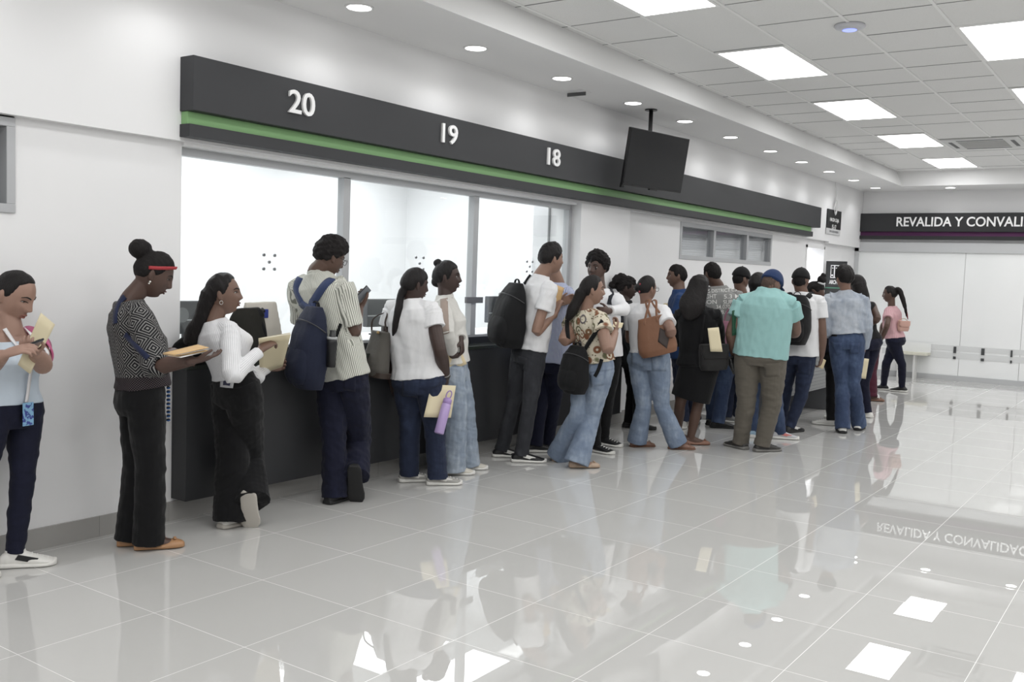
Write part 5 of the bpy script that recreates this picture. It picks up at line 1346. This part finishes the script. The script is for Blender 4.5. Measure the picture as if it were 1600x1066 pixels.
phone(P1, P1.at(50, 541, dh-.055), P1.vec((.85, .33, .25)), P1.vec((.25, .35, -.9)), 'dark phone held over the pale folder by the woman with the lanyard', .040, .078)
folder(P1, [(64, 489, dh+.02), (85, 507, dh+.06), (46, 584, dh+.05), (28, 570, dh+.01)], 'pale manila folder held upright behind the phone at the left edge', MANILA2)
PINK = cloth('pink_nylon', rgb(206, 92, 142), .7, .1)
k1 = backpack(P1, 'pink backpack on the shoulder of the woman in the pale blue top', P1.sp(.62)-P1.fs*.125, (0, 0, 1), -P1.fs, .11, .30, .05, PINK)
pa1, na1 = path(b1b, [S1(.70, -.10, -.16), S1(.86, -.095, -.12), S1(.95, -.09, -.03), S1(.95, -.09, .05), S1(.84, -.095, .13), S1(.72, -.11, .16), S1(.60, -.13, .12)], .009)
ribbon(P1, pa1, na1, .028, PINK, 'strap', k1, .005)
# --- woman with the bun: headband, folder, crossbody strap
W = lambda F, x, y, z_: F.Hc+F.HM@np.array([x, y, z_])
pts = []
for a in np.linspace(-2.0, 2.0, 21):
    d = np.array([math.sin(a), math.cos(a)*.9, .34+.42*math.cos(a)]); d /= np.linalg.norm(d)
    p = head_shape(d[None], True, False)[0]; pts.append(P2.Hc+P2.HM@(p+d*.0145))
b = MB().tube(pts, [(.009, .003)]*21, P2.HM[:, 2], 8, 2, False); b.build('headband', plain('red_band', rgb(176, 26, 40), .6), P2.obj, True)
hw = P2.handR[0]; dh = ddof(P2, hw)
folder(P2, [(254, 553, dh-.06), (309, 541, dh+.13), (327, 546, dh-.02), (272, 556, dh-.14)], 'amber folder with white papers held flat by the woman with the hair bun', AMBER, True, .016)
folder(P2, [(262, 556, dh-.05), (300, 544, dh+.12), (324, 549, dh+.0), (283, 559, dh-.13)], 'white sheets under the amber folder in the same hands', PAPER, False, .004, 'paper_sheets')
t = carried(P2, 'crossbody_bag', 'navy crossbody strap over the diamond print blouse with a blue striped tail', 'bag', P2.at(258, 610, .1))
b2 = bvh_all(P2); NAVYS = cloth('navy_webbing', rgb(34, 42, 72), .8)
strap(P2, b2, [(196, 464), (186, 474), (181, 490), (181, 506)], .016, NAVYS, 'strap', t)
strap(P2, b2, [(196, 522), (208, 536), (220, 548), (232, 560)], .014, NAVYS, 'strap', t)
b = MB(); L = np.array(t.location)-P2.root
for k in range(9): b.ell(P2.at(263, 606+k*6.3, .05)-L, (.011, .011, .0085), None, 10, 6)
def tail_mat():
    t_ = NT('striped_cord'); x, y, z = t_.sep(t_.coord()); f_ = t_.math('FRACT', t_.math('MULTIPLY', z, 46)); t_.base(t_.mix(t_.ramp(f_, .45, .55), rgb(20, 22, 30), rgb(40, 92, 160))); t_.set(.8, .2); return t_.m
b.build('striped_tail', tail_mat(), t, True)
MB().obox(P2.at(240, 598, .17)-L, P2.f*.05, P2.lat*.03, (0, 0, .05)).build('bag_body', NAVYS, t, bevel=.012)
# --- woman in white: folder, hip badge
hr, hl_ = P3.handR[0], P3.handL[0]; dr, dl = ddof(P3, hr), ddof(P3, hl_)
folder(P3, [(404, 529, dr-.02), (454, 521, dr+.06), (441, 572, dl-.015), (406, 585, dl-.06)], 'pale manila folder held up by the woman in the white ribbed top', MANILA2)
bl = bvh_of(P3.legs)
q = patch(P3, bl, [(346, 588), (367, 590), (364, 607), (345, 605)], plain('badge_card', rgb(206, 206, 210), .4), 'id_badge', P3.obj, .006)
patch(P3, bl, [(351, 593), (362, 594), (360, 603), (350, 602)], plain('badge_navy', rgb(44, 46, 78), .4), 'portrait', q, .009)
# --- striped shirt: navy backpack and phone
c4 = P4.sp(.37)-P4.fs*.175-P4.lats*.035
NAVYN = cloth('navy_nylon', rgb(30, 36, 58), .7, .12); NAVYB = cloth('blue_nylon', rgb(52, 66, 104), .7, .1)
k4 = backpack(P4, 'navy blue backpack hanging low behind the man in the striped shirt', c4, (.03, 0, 1), -P4.fs*.9-P4.lats*.35, .15, .52, .15, NAVYN)
b4 = bvh_all(P4); L4 = np.array(k4.location)-P4.root
strap(P4, b4, [(470, 436), (464, 447), (466, 462), (474, 476)], .026, NAVYB, 'strap', k4, .006, .008, None, c4-P4.fs*.03+np.array([0, 0, .23]))
strap(P4, b4, [(520, 437), (510, 443), (499, 458), (489, 474)], .026, NAVYB, 'strap', k4, .006, .008, None, c4-P4.fs*.03+np.array([0, 0, .23]))
strap(P4, b4, [(532, 506), (526, 524), (519, 545), (514, 556)], .010, STRAPB, 'strap', k4, .004, .008)
bb = c4-P4.fs*.05+P4.lats*.165+np.array([0, 0, -.01])-L4
MB().lathe(bb-np.array([0, 0, .10]), (0.06, 0, 1), [(0, .003), (.001, .03), (.16, .032), (.18, .026), (.185, .02), (.23, .02), (.232, .001)], 18).build('bottle', plain('bottle_black', rgb(26, 27, 30), .3), k4, True)
MB().lathe(bb+np.array([0.008, 0, .075]), (0.06, 0, 1), [(0, .033), (.014, .033)], 18).build('bottle_band', plain('bottle_silver', rgb(168, 170, 172), .3), k4, True)
hw = P4.handR[0]; phone(P4, P4.at(564, 463, ddof(P4, hw)-.01), P4.vec((.4, -.45, .8)), P4.vec((.62, .68, .1)), 'dark phone raised in the hand of the man in the striped shirt', .037, .076)
# --- white blouse: grey handbag, folder, lilac bottle, bracelets
GREYL = cloth('grey_leather', rgb(92, 88, 82), .5, .1, 300)
L5 = P5.arms['L']
c5 = P5.at(592, 552, .03); t = carried(P5, 'handbag', 'grey slouchy handbag on the arm of the woman in the white blouse', 'bag', c5)
up = np.array([0, 0, 1.0]); out = unit(-P5.l*.75-P5.r*.55); sd = np.cross(out, up)
put('bag_body', fuse(MB().loft(pack_loft(Z3, up+P5.r*.12, out, .105, .31, .10, (1.08, 1.12, 1.05, .98, .9, .84, .8, .78), (.9, 1, .95, .85, .7, .6, .5, .45))), .006, 2, .006, 14, .6, 4), GREYL, t)
MB().loft(pack_loft(-up*.148, up+P5.r*.12, out, .119, .04, .106, (.9, 1), (.95, 1))).build('base_panel', plain('brown_leather_dark', rgb(68, 54, 46), .5), t, True)
MB().tube([up*.14-sd*.07, up*.22-sd*.05+out*.0, up*.29+P5.r*.05, up*.24+sd*.06, up*.14+sd*.07], [(.009, .004)]*5, out, 8, 4).build('handle', plain('brown_leather_dark', rgb(68, 54, 46)), t, True)
MB().ell(up*.15-sd*.03+out*.05, (.012, .012, .012)).build('buckle', plain('brass', rgb(170, 140, 84), .3, .5, .8), t, True)
hw = P5.handR[0]; dh = ddof(P5, hw)
folder(P5, [(674, 601, dh-.08), (712, 603, dh-.02), (704, 653, dh-.09), (662, 652, dh-.15)], 'manila folder hanging from the hand above the lilac bottle', MANILA2)
ba, bz = P5.at(700, 623, dh-.11), P5.at(685.5, 678, dh-.18); ax = unit(ba-bz); hb = float(np.linalg.norm(ba-bz))
t = carried(P5, 'water_bottle', 'lilac water bottle hanging from the hand of the woman in the white blouse', 'bottle', bz); LIL = plain('lilac_enamel', rgb(178, 150, 208), .3)
MB().lathe(Z3, ax, [(0, .002), (.002, .031), (.006, .034), (hb*.78, .034), (hb*.86, .029), (hb*.88, .001)], 24).build('bottle_body', LIL, t, True)
MB().lathe(ax*hb*.84, ax, [(0, .028), (.004, .031), (.034, .031), (.038, .026), (.044, .018), (.05, .001)], 24).build('lid', plain('lilac_lid', rgb(160, 128, 192), .35), t, True)
la = P5.r
MB().tube([ax*hb+la*.018*math.cos(a)+ax*(.026+.03*math.sin(a)) for a in np.linspace(0, 2*math.pi, 13)], [.0045]*13, P5.l, 8, 2).build('carry_loop', plain('lilac_lid', rgb(160, 128, 192)), t, True)
for k, (rr, col) in enumerate(((.033, rgb(26, 26, 28)), (.033, rgb(150, 150, 150)))):
    e_, w_ = P5.arms['R'][1], P5.arms['R'][2]; ax2 = unit(w_-e_); c_ = w_-ax2*(.015+.018*k); MB().lathe(c_, ax2, [(0, .031), (.003, .034), (.009, .034), (.012, .031)], 18).build('bracelet', plain('bracelet_%d' % k, col, .35), P5.obj, True)
# --- denim jacket: folder
hw = P6.handL[0]; dh = ddof(P6, hw)
folder(P6, [(699, 533, -.14), (711, 528, -.11), (729, 569, -.11), (700, 582, -.16)], 'manila folder held low in front of the white denim jacket', MANILA)
patch(P6, bvh_of(P6.top), [(688, 468), (699, 466), (702, 520), (690, 524)], cloth('beige_cloth', rgb(158, 140, 128), .85), 'undershirt', P6.obj, .004, 8, .002)
# --- white polo: black backpack, amber envelope
k7 = backpack(P7, 'large black backpack on the man in the white polo shirt', P7.sp(.55)-P7.fs*.15-P7.lats*.05, (.02, 0, 1), -P7.fs, .17, .52, .19, cloth('black_nylon', rgb(21, 21, 23), .75, .1))
b7 = bvh_all(P7)
strap(P7, b7, [(828, 428), (822, 434), (816, 442)], .026, STRAPB, 'strap', k7, .007, .010)
strap(P7, b7, [(851, 433), (846, 443), (842, 454)], .024, STRAPB, 'strap', k7, .006, .008) if False else None
hw = P7.handR[0]; dh = ddof(P7, hw)
folder(P7, [(866, 444, dh+.02), (881, 450, dh+.07), (870, 488, dh+.05), (858, 484, dh+.0)], 'amber envelope held upright against the chest of the white polo shirt', AMBER, False, .012)
# --- floral blouse: black bag on the back with crossed straps, papers
k9 = backpack(P9, 'black flap bag slung on the back of the woman in the floral blouse', P9.sp(.11)-P9.fs*.155-P9.lats*.03, (0, 0, 1), -P9.fs, .152, .38, .12, cloth('black_nylon', rgb(21, 21, 23)), None, 'bag', 'sling_bag')
b9 = bvh_all(P9)
strap(P9, b9, [(951, 487), (944, 498), (934, 514), (923, 532), (915, 546)], .017, STRAPB, 'strap', k9, .004, .009)
strap(P9, b9, [(887, 496), (886, 512), (887, 528), (889, 542)], .017, STRAPB, 'strap', k9, .004, .009)
strap(P9, b9, [(940, 562), (936, 576), (930, 588)], .014, STRAPB, 'strap', k9, .004, .009)
hw = P9.handR[0]; dh = ddof(P9, hw)
folder(P9, [(959, 503, dh-.0), (974, 505, dh+.05), (971, 513, dh+.03), (957, 511, dh-.03)], 'small cream paper in the hand of the woman in the floral blouse', MANILA2, False, .004, 'paper_slip')
# --- afro: dark shoulder strap and bag
b10 = bvh_all(P10)
k10 = backpack(P10, 'dark backpack behind the man in the white sweatshirt, its strap on his shoulder', P10.sp(.6)-P10.fs*.17, (0, 0, 1), -P10.fs, .15, .42, .14, cloth('slate_nylon', rgb(40, 42, 50), .7))
strap(P10, b10, [(958, 443), (957, 455), (955, 466), (953, 476)], .024, cloth('slate_nylon', rgb(40, 42, 50)), 'strap', k10, .007, .008)
strap(P10, b10, [(908, 446), (907, 458), (908, 470)], .024, cloth('slate_nylon', rgb(40, 42, 50)), 'strap', k10, .007, .008)
# --- white knit: tan tote, hair clips
TAN = cloth('tan_leather_bag', rgb(134, 90, 62), .45, .1, 300)
c12 = P12.at(1024, 525, -.17); t = carried(P12, 'tote_bag', 'tan leather tote with a dark front panel on the shoulder of the white knit top', 'bag', c12)
up = unit(P12.z+P12.r*-.28); out = unit(-P12.l-P12.r*.1); sd = np.cross(out, up)
put('bag_body', fuse(MB().loft(pack_loft(Z3, up, out, .165, .34, .085, (.94, 1.05, 1.04, 1, .94, .86, .78, .72), (1, 1.1, 1, .85, .7, .55, .4, .3))), .007, 2, .004, 16, 1, 5), TAN, t)
bt = BVHTree.FromPolygons([v.co[:] for v in t.children[0].data.vertices], [p.vertices[:] for p in t.children[0].data.polygons])
class _T: pass
FT = _T(); FT.root = np.array(t.location); FT.at = lambda u, v, dd=0: P12.at(u, v, -.25)+P12.root-FT.root; FT.obj = t
patch(FT, bt, [(1031, 512), (1047, 521), (1042, 545), (1028, 534)], plain('panel_dark', rgb(62, 50, 46), .6), 'front_panel', t, .004)
for s0, u1 in ((-.06, 1012), (.05, 1022)):
    top = P12.at(u1+3, 470, -.12)-c12; top2 = P12.at(u1-3, 473, -.11)-c12
    MB().tube([up*.10-sd*s0+out*.03, up*.14-sd*s0+out*.03, top*.55+(up*.14-sd*s0)*.45+out*.02, top, top2, up*.14-sd*(s0+.06)+out*.01], [(.010, .004)]*6, sd, 8, 4).build('handle', TAN, t, True)
for u, v in ((1000, 444), (1004, 452), (999, 456)): MB().ell(P12.at(u, v, -.085), (.008, .006, .01)).build('hair_clip', plain('clip_red', rgb(160, 40, 60), .3), P12.obj, True)
# --- blue T-shirt: rolled paper
pa_, pb_ = P13.at(1040, 476, -.12), P13.at(1042, 500, -.1); t = carried(P13, 'paper_roll', 'rolled cream paper held in front of the blue T-shirt', 'paper', pb_)
ax = unit(pa_-pb_); MB().lathe(Z3, ax, [(0, .001), (0.001, .022), (.17, .022), (.172, .015), (.165, .014), (.16, .001)], 18).build('roll', MANILA, t, True)
# --- black dress: crossbody bag with envelope
DKL = cloth('black_leather', rgb(40, 39, 39), .5, .08, 300)
c14 = P14.at(1115, 558, -.13); t = carried(P14, 'crossbody_bag', 'black crossbody bag on the hip of the black dress with an envelope tucked in', 'bag', c14)
out = unit(-P14.l+P14.r*.25); up = unit(P14.z-P14.r*.06); sd = np.cross(out, up)
put('bag_body', fuse(MB().loft(pack_loft(Z3, up, out, .135, .24, .075, (.88, 1, 1, 1, 1, .98), (.8, 1, 1, .9, .75, .6))), .007, 2, .003, 16, 1, 6), DKL, t)
MB().loft(pack_loft(up*.055+out*.055, up, out, .125, .13, .03, (.85, 1, 1, 1), (.9, 1, 1, 1))).build('flap', DKL, t, True)
b14 = bvh_all(P14); strap(P14, b14, [(1103, 470), (1101, 486), (1099, 504), (1097, 522), (1096, 536)], .011, STRAPB, 'strap', t, .003, .008)
folder(P14, [(1105.5, 513, -.245), (1123, 511.5, -.235), (1129, 550, -.262), (1110, 549.5, -.262)], 'cream envelope sticking out of the black crossbody bag', MANILA2, False, .004, 'envelope')
# --- grey T-shirt lettering; pink bag
b15 = bvh_all(P15); INK = plain('print_white', rgb(216, 216, 212), .7)
for s_, u0, v0, u1, v1, hh in (('LOS DISTRICT C.A.', 1098, 458.5, 1155, 455.5, 5.5), ('LIGHT', 1097, 467, 1119.5, 466.5, 6.5), ('5.3 M', 1131, 467, 1156, 466, 6.5), ('SION', 1097, 475.5, 1120, 475, 6.5), ('SUPR', 1130, 475.5, 1150, 475, 6.5), ('34.0704', 1119, 483, 1145, 482.5, 6.5), ('118.40', 1118, 491, 1143, 490.5, 6.5)):
    conform_text(P15, b15, s_, INK, 'print', u0, v0, u1, v1, hh, P15.top)
c_ = P15.at(1138, 520, -.14); t = carried(P15, 'shoulder_bag', 'pink bag hanging beside the grey T-shirt, half hidden by the turquoise one', 'bag', c_)
put('bag_body', fuse(MB().loft(pack_loft(Z3, P15.z, -P15.l, .085, .24, .06, (.8, 1, 1, .95, .9), (.9, 1, .9, .7, .4))), .008, 2, .004, 18, 1, 7), cloth('dusty_pink_cloth', rgb(168, 108, 130), .8), t)
MB().tube([P15.z*.1-P15.r*.05, P15.z*.2-P15.r*.03, P15.z*.24, P15.z*.2+P15.r*.03, P15.z*.1+P15.r*.05], [.008]*5, P15.l, 8, 3).build('handle', cloth('dusty_pink_cloth', rgb(168, 108, 130)), t, True)
# --- caps
def cap(F, mat, brim=180, tilt=0, k=1.0, gap=True):
    D = head_grid(True); P = head_shape(D, False, False); z_ = D[..., 2]; y_ = D[..., 1]
    m = np.clip((z_-.20+.10*y_*math.cos(math.radians(brim-180))*-1)/.05+.5, 0, 1); m = m*m*(3-2*m); off = m*(.017+.012*np.clip(z_, 0, 1))-(1-m)*.014
    Q = P+D*off[..., None]
    b = MB().loft([[F.Hc+F.HM@p for p in rg] for rg in Q])
    cm = put('cap', fuse(b, max(.005, .7/F.ppm), 2), mat, F.obj)
    a = math.radians(brim); f2 = np.array([math.sin(a), math.cos(a), 0]); s2 = np.array([math.cos(a), -math.sin(a), 0]); rings = []
    for q in np.linspace(-1, 1, 13):
        w_ = .074*q; y0 = .095*math.sqrt(max(0, 1-(q*.8)**2)); y1 = y0+.068*math.sqrt(max(0.0, 1-q**4)); zz = .030-.016*q*q
        pts_ = [(y0-.02, zz+.004), (y1, zz-.006), (y1, zz-.009), (y0-.02, zz)]
        rings.append([F.Hc+F.HM@(s2*w_+f2*yy+np.array([0, 0, z2])) for yy, z2 in pts_])
    MB().loft(rings).build('brim', mat, cm, True)
    MB().ell(F.Hc+F.HM@np.array([0, 0, .145]), (.008, .008, .005)).build('button', mat, cm, True)
    return cm
cap(P16, CAPB, 10); c19 = cap(P19, CAPB, 0); c18 = cap(P18, CAPN, 0)
F = P18; bv = bvh_of(c18)                                                # small white swoosh at the back of the blue cap
sw_ = [(1196.5, 434.2), (1198.0, 436.0), (1200.3, 436.4), (1206.5, 433.4), (1200.5, 435.0), (1198.5, 434.6), (1198.2, 433.6)]
pt = [surf(F, bv, u, v, .003)[0] for u, v in sw_]
MB().add(pt+[p+F.l*.002 for p in pt], [tuple(range(7))[::-1], tuple(range(7, 14))]+[(i, (i+1) % 7, (i+1) % 7+7, i+7) for i in range(7)]).build('emblem', INK, c18)
F = P16; bv = bvh_of(P16.obj.children[-1]); patch(F, bv, [(1156, 429), (1159, 429), (1159, 431.5), (1156, 431.5)], plain('bronze_tab', rgb(150, 130, 96), .5), 'emblem', P16.obj.children[-1], .003, 2) if False else None
# --- turquoise T-shirt: green folder, black tumbler
hw = P18.handL[0]; dh = ddof(P18, hw)
folder(P18, [(1144, 486, -.10), (1151, 483, -.04), (1152, 522, -.04), (1144, 525, -.10)], 'dark green folder clamped under the arm of the turquoise T-shirt', paint('green_card', rgb(28, 82, 56), .6), False, .02, 'green_folder')
pa_, pb_ = P18.at(1139, 556, dh-.02), P18.at(1150, 584, dh-.03); ax = unit(pa_-pb_); hb = float(np.linalg.norm(pa_-pb_))
t = carried(P18, 'tumbler', 'black tumbler hanging from the hand beside the khaki trousers', 'bottle', pb_)
MB().lathe(Z3, ax, [(0, .002), (.002, .028), (hb*.8, .036), (hb*.84, .034), (hb*.85, .001)], 20).build('tumbler_body', plain('tumbler_black', rgb(38, 38, 40), .25), t, True)
MB().lathe(ax*hb*.84, ax, [(0, .036), (.014, .036), (.018, .03), (.02, .001)], 20).build('lid', plain('tumbler_lid', rgb(70, 70, 72), .25), t, True)
# --- white T-shirt: backpack, papers
k19 = backpack(P19, 'black backpack worn by the man in the white T-shirt and black cap', P19.sp(.62)-P19.fs*.16-P19.lats*.0, (0, 0, 1), -P19.fs, .155, .50, .17, cloth('black_nylon', rgb(21, 21, 23)))
b19 = bvh_all(P19)
strap(P19, b19, [(1274, 455), (1268, 459), (1262, 465)], .026, STRAPB, 'strap', k19, .008, .010); strap(P19, b19, [(1230, 457), (1235, 461), (1239, 466)], .026, STRAPB, 'strap', k19, .008, .010)
hw = P19.handR[0]; dh = ddof(P19, hw)
folder(P19, [(1285, 560, dh+.02), (1290, 563, dh+.08), (1285, 577, dh+.06), (1278, 573, dh-.0)], 'folded cream papers in the lowered hand of the man in the white T-shirt', MANILA, False, .01, 'folded_papers')
# --- washed denim jacket: folder; belt label
hw = P21.handR[0]; dh = ddof(P21, hw)
folder(P21, [(1350, 560, dh+.02), (1357, 561, dh+.10), (1352, 592, dh+.10), (1343, 591, dh+.02)], 'cream folder hanging beside the right leg of the washed denim jacket', MANILA2)
b21 = bvh_of(P21.legs)
patch(P21, b21, [(1297, 522.5), (1308, 522.5), (1307.5, 526), (1296.5, 526)], SHOEB, 'waist_label', P21.legs, .004, 3)
def pockets(F, quads, mat, lift=.004):
    bv = bvh_of(F.legs)
    for q in quads: patch(F, bv, q, mat, 'back_pocket', F.legs, lift, 5, .002)
pockets(P21, [[(1299, 535), (1315, 536), (1315, 552), (1307, 556), (1299, 551)][:4], [(1327, 536), (1343, 536), (1342, 553), (1328, 553)]], MIDJ)
pockets(P12, [[(987, 548), (1005, 550), (1004, 572), (987, 569)], [(1017, 556), (1040, 556), (1040, 580), (1019, 579)]], LIGHTJ)
pockets(P7, [[(807, 555), (824, 560), (823, 580), (807, 575)]], GREYJ); pockets(P9, [[(921, 584), (944, 580), (943, 602), (924, 604)]], LIGHTJ)
pockets(P19, [[(1246, 562), (1268, 564), (1265, 586), (1245, 582)]], INDIGO); pockets(P5, [[(628, 592), (655, 594), (653, 622), (629, 619)]], INDIGO)
pockets(P18, [[(1193, 568), (1219, 567), (1218, 588), (1195, 589)]], cloth('khaki_cloth', rgb(98, 92, 82))); pockets(P4, [[(536, 584), (556, 588), (555, 612), (537, 609)]], NAVYJ)
# topknot scrunchie, pink waist bag
b = MB(); c_ = P20.at(1283, 443, -.02); b.tube([c_+.036*math.cos(a)*P20.r+P20.l*.036*math.sin(a)+P20.z*.006*math.sin(2*a) for a in np.linspace(0, 2*math.pi, 13)], [.010]*13, P20.z, 8, 2); b.build('scrunchie', WHITEC, P20.obj, True)
c24 = P24.at(1411, 509.5, -.10); t = carried(P24, 'handbag', 'small salmon pink bag at the back of the pink striped blouse', 'bag', c24); SAL = plain('salmon_leather', rgb(206, 156, 140), .4)
up = P24.z; out = unit(-P24.l*.8+P24.r*.5)
MB().loft(pack_loft(Z3, up, out, .09, .15, .05, (.85, 1, 1, 1, .95), (.8, 1, 1, .9, .7))).build('bag_body', SAL, t, True)
MB().loft(pack_loft(up*.03+out*.034, up, out, .088, .085, .03, (.8, 1, 1, 1), (.9, 1, 1, 1))).build('flap', SAL, t, True)
sd = np.cross(out, up); MB().tube([sd*.08+up*.06, sd*.03+up*.10, -sd*.03+up*.10, -sd*.08+up*.06], [.004]*4, out, 8, 4).build('chain', plain('brass', rgb(170, 140, 84)), t, True)
# braid ends dyed red
MB().tube([P24.at(u, v, -.05) for u, v in ((1415, 484), (1417, 492), (1418.5, 499))], [.016, .013, .005], P24.r, 10, 4).build('dyed_braid_tip', hairmat('hair_red', (0.09, 0.01, 0.015, 1)), P24.obj, True)

# ------------------------------------------------------------------ bags on the counter
def on_counter(u, v, x=-4.80): return on_x(u, v, x)
CT = .932
def rest(name, label, cat, u, x=-4.80):
    p = on_x(u, 540, x); return thing(name, label, cat, (x, p[1], CT))
t = rest('tote_bag', 'cream canvas tote standing on the counter behind the white ribbed top', 'bag', 409, -4.80)
CAN = cloth('cream_canvas', rgb(206, 200, 188), .85, .05)
yv = np.array([0, 1.0, 0]); xv = np.array([1.0, 0, 0]); zv = np.array([0, 0, 1.0])
ztop = on_x(400, 472, -4.80)[2]-CT
put('bag_body', fuse(MB().loft([[np.array([s_*dp, (q-.5)*(wd)+(zz*-.05), zz]) for s_, q in ((-1, 0), (-1, .33), (-1, .66), (-1, 1), (1, 1), (1, .66), (1, .33), (1, 0))] for zz, wd, dp in ((.004, .27, .05), (.08, .30, .052), (.2, .28, .04), (ztop*.85, .25, .02), (ztop, .245, .01))]), .007, 2, .005, 14, .7, 8), CAN, t)
MB().obox((.03, -.01, ztop*.80), (.006, 0, 0), (0, .03, 0), (0, 0, .028)).build('blue_print', plain('print_blue', rgb(40, 60, 150), .5), t, bevel=.004)
MB().obox((.03, -.06, ztop*.78), (.006, 0, 0), (0, .025, 0), (0, 0, .024)).build('white_print', plain('print_paper', rgb(236, 236, 238), .5), t, bevel=.004)
t = rest('backpack', 'dark olive backpack on the counter just in front of the cream tote', 'backpack', 384, -4.765); zt = on_x(380, 482, -4.765)[2]-CT
OLV = cloth('dark_olive_nylon', rgb(34, 33, 28), .8)
put('pack_body', fuse(MB().loft(pack_loft(np.array([0, 0, zt*.5+.004]), zv, xv, .15, zt, .07, (.9, 1, 1, 1, .95, .85, .6), (1, 1, 1, .9, .8, .7, .4))), .007, 2, .005, 18, 1, 9), OLV, t)
MB().tube([(.03, .06, zt*.9), (.05, .1, zt*.6), (.05, .11, zt*.25), (.04, .1, .03)], [(.016, .004)]*4, (0, 1, 0), 8, 4).build('strap', STRAPB, t, True)
q0, q1 = on_x(390, 500, -4.77), on_x(408, 487, -4.75)
t = thing('folded_umbrella', 'folded black umbrella poking out over the olive backpack on the counter', 'umbrella', q0); ax = unit(q1-q0)
MB().lathe(-ax*.05, ax, [(0, .012), (.06, .034), (float(np.linalg.norm(q1-q0))+.04, .040), (float(np.linalg.norm(q1-q0))+.05, .034), (float(np.linalg.norm(q1-q0))+.052, .001)], 16).build('canopy', cloth('black_nylon', rgb(21, 21, 23)), t, True)
MB().lathe(ax*(float(np.linalg.norm(q1-q0))-.01), ax, [(0, .016), (.03, .018), (.034, .001)], 12).build('handle', SHOEB, t, True)
t = rest('jacket_bundle', 'black bundled jacket lying on the counter end behind the long ponytail', 'jacket', 306, -4.78)
put('jacket', fuse(MB().ell((0, 0, .085), (.055, .17, .085)).ell((.0, .06, .15), (.045, .09, .075)).ell((0, -.1, .06), (.05, .1, .06)), .008, 2, .012, 16, 1, 10), cloth('black_fleece', rgb(20, 20, 21), .95, .1), t)
p = on_x(577, 514, -4.80); t = thing('paper_slip', 'small white slip lying on the counter beside the grey handbag', 'paper', (-4.80, p[1], CT)); MB().box((-.05, -.07, 0), (.05, .07, .0015)).build('sheet', PAPER, t)

# ------------------------------------------------------------------ desks at the far end
GREYM = plain('grey_metal', rgb(150, 152, 153), .45, .4); GREYD = plain('dark_grey_metal', rgb(92, 94, 97), .45)
def desk(label, y0, y1, x0=-4.15, x1=-3.50):
    t = thing('desk', label, 'desk', ((x0+x1)/2, (y0+y1)/2, 0), 'grey office desks'); L = np.array(t.location)
    MB().box((x0, y0, .72), (x1, y1, .75)).build('desktop', plain('desk_top', rgb(206, 206, 204), .4), t, bevel=.004, off=L)
    MB().box((x1-.05, y0+.03, .28), (x1-.035, y1-.03, .72)).build('modesty_panel', GREYM, t, off=L)
    for ya, yb_ in ((y0+.02, y0+.05), (y1-.05, y1-.02)): MB().box((x0+.03, ya, 0), (x1-.03, yb_, .72)).build('leg', GREYD, t, bevel=.003, off=L)
    b = MB()
    for q in range(10): b.box((x1-.0345, y0+.06, .30+q*.04), (x1-.033, y1-.06, .303+q*.04))
    b.build('groove', GREYD, t, off=L)
    return t
desk('grey metal desk nearest the camera, behind the man with papers', 10.35, 11.85); desk('grey metal desk behind the first, reaching the pink striped blouse', 11.9, 13.95, -4.25, -3.6)
random.seed(3)
for k, (x, y, lab, mt) in enumerate(((-3.62, 10.6, 'white papers on the front edge of the nearest desk', PAPER), (-3.7, 11.05, 'manila folder lying on the nearest desk', MANILA), (-3.76, 12.6, 'white papers on the far desk', PAPER), (-3.75, 13.6, 'dark folder lying on the far desk by the pink blouse', SHOEB))):
    t = thing('paper_stack' if mt is PAPER else 'folder', lab, 'paper' if mt is PAPER else 'folder', (x, y, .75)); a = random.uniform(-.3, .3); X = np.array([math.cos(a), math.sin(a), 0]); Y = np.array([-math.sin(a), math.cos(a), 0])
    MB().obox((0, 0, .006), X*.105, Y*.148, (0, 0, .006)).build('sheets', mt, t)
p = on_floor(1110, 640)
t = thing('office_chair', 'black swivel chair base showing between legs behind the black dress', 'chair', (p[0], p[1], 0)); b = MB()
for k in range(5):
    a = 2*math.pi*k/5+.3; e_ = np.array([math.cos(a), math.sin(a), 0])*.28
    leg = MB().tube([(0, 0, .11), tuple(e_*.6+np.array([0, 0, .09])), tuple(e_+np.array([0, 0, .075]))], [.024, .02, .016], (0, 0, 1), 10, 3).build('base_arm', SHOEB, t, True)
    MB().lathe(e_+np.array([-.02, 0, .03]), (1, 0, 0), [(0, .001), (.001, .03), (.04, .03), (.041, .001)], 14).build('caster', plain('caster_black', rgb(20, 20, 21), .4), t, True)
MB().lathe((0, 0, .1), (0, 0, 1), [(0, .03), (.2, .03), (.2, .018), (.32, .018), (.33, .05)], 16).build('gas_lift', SHOEB, t, True)
MB().loft(pack_loft(np.array([0, 0, .46]), (0, 0, 1), (0, -1, 0), .23, .08, .22, (.9, 1, 1, .9), (.9, 1, 1, .9))).build('seat', BLACKC, t, True)
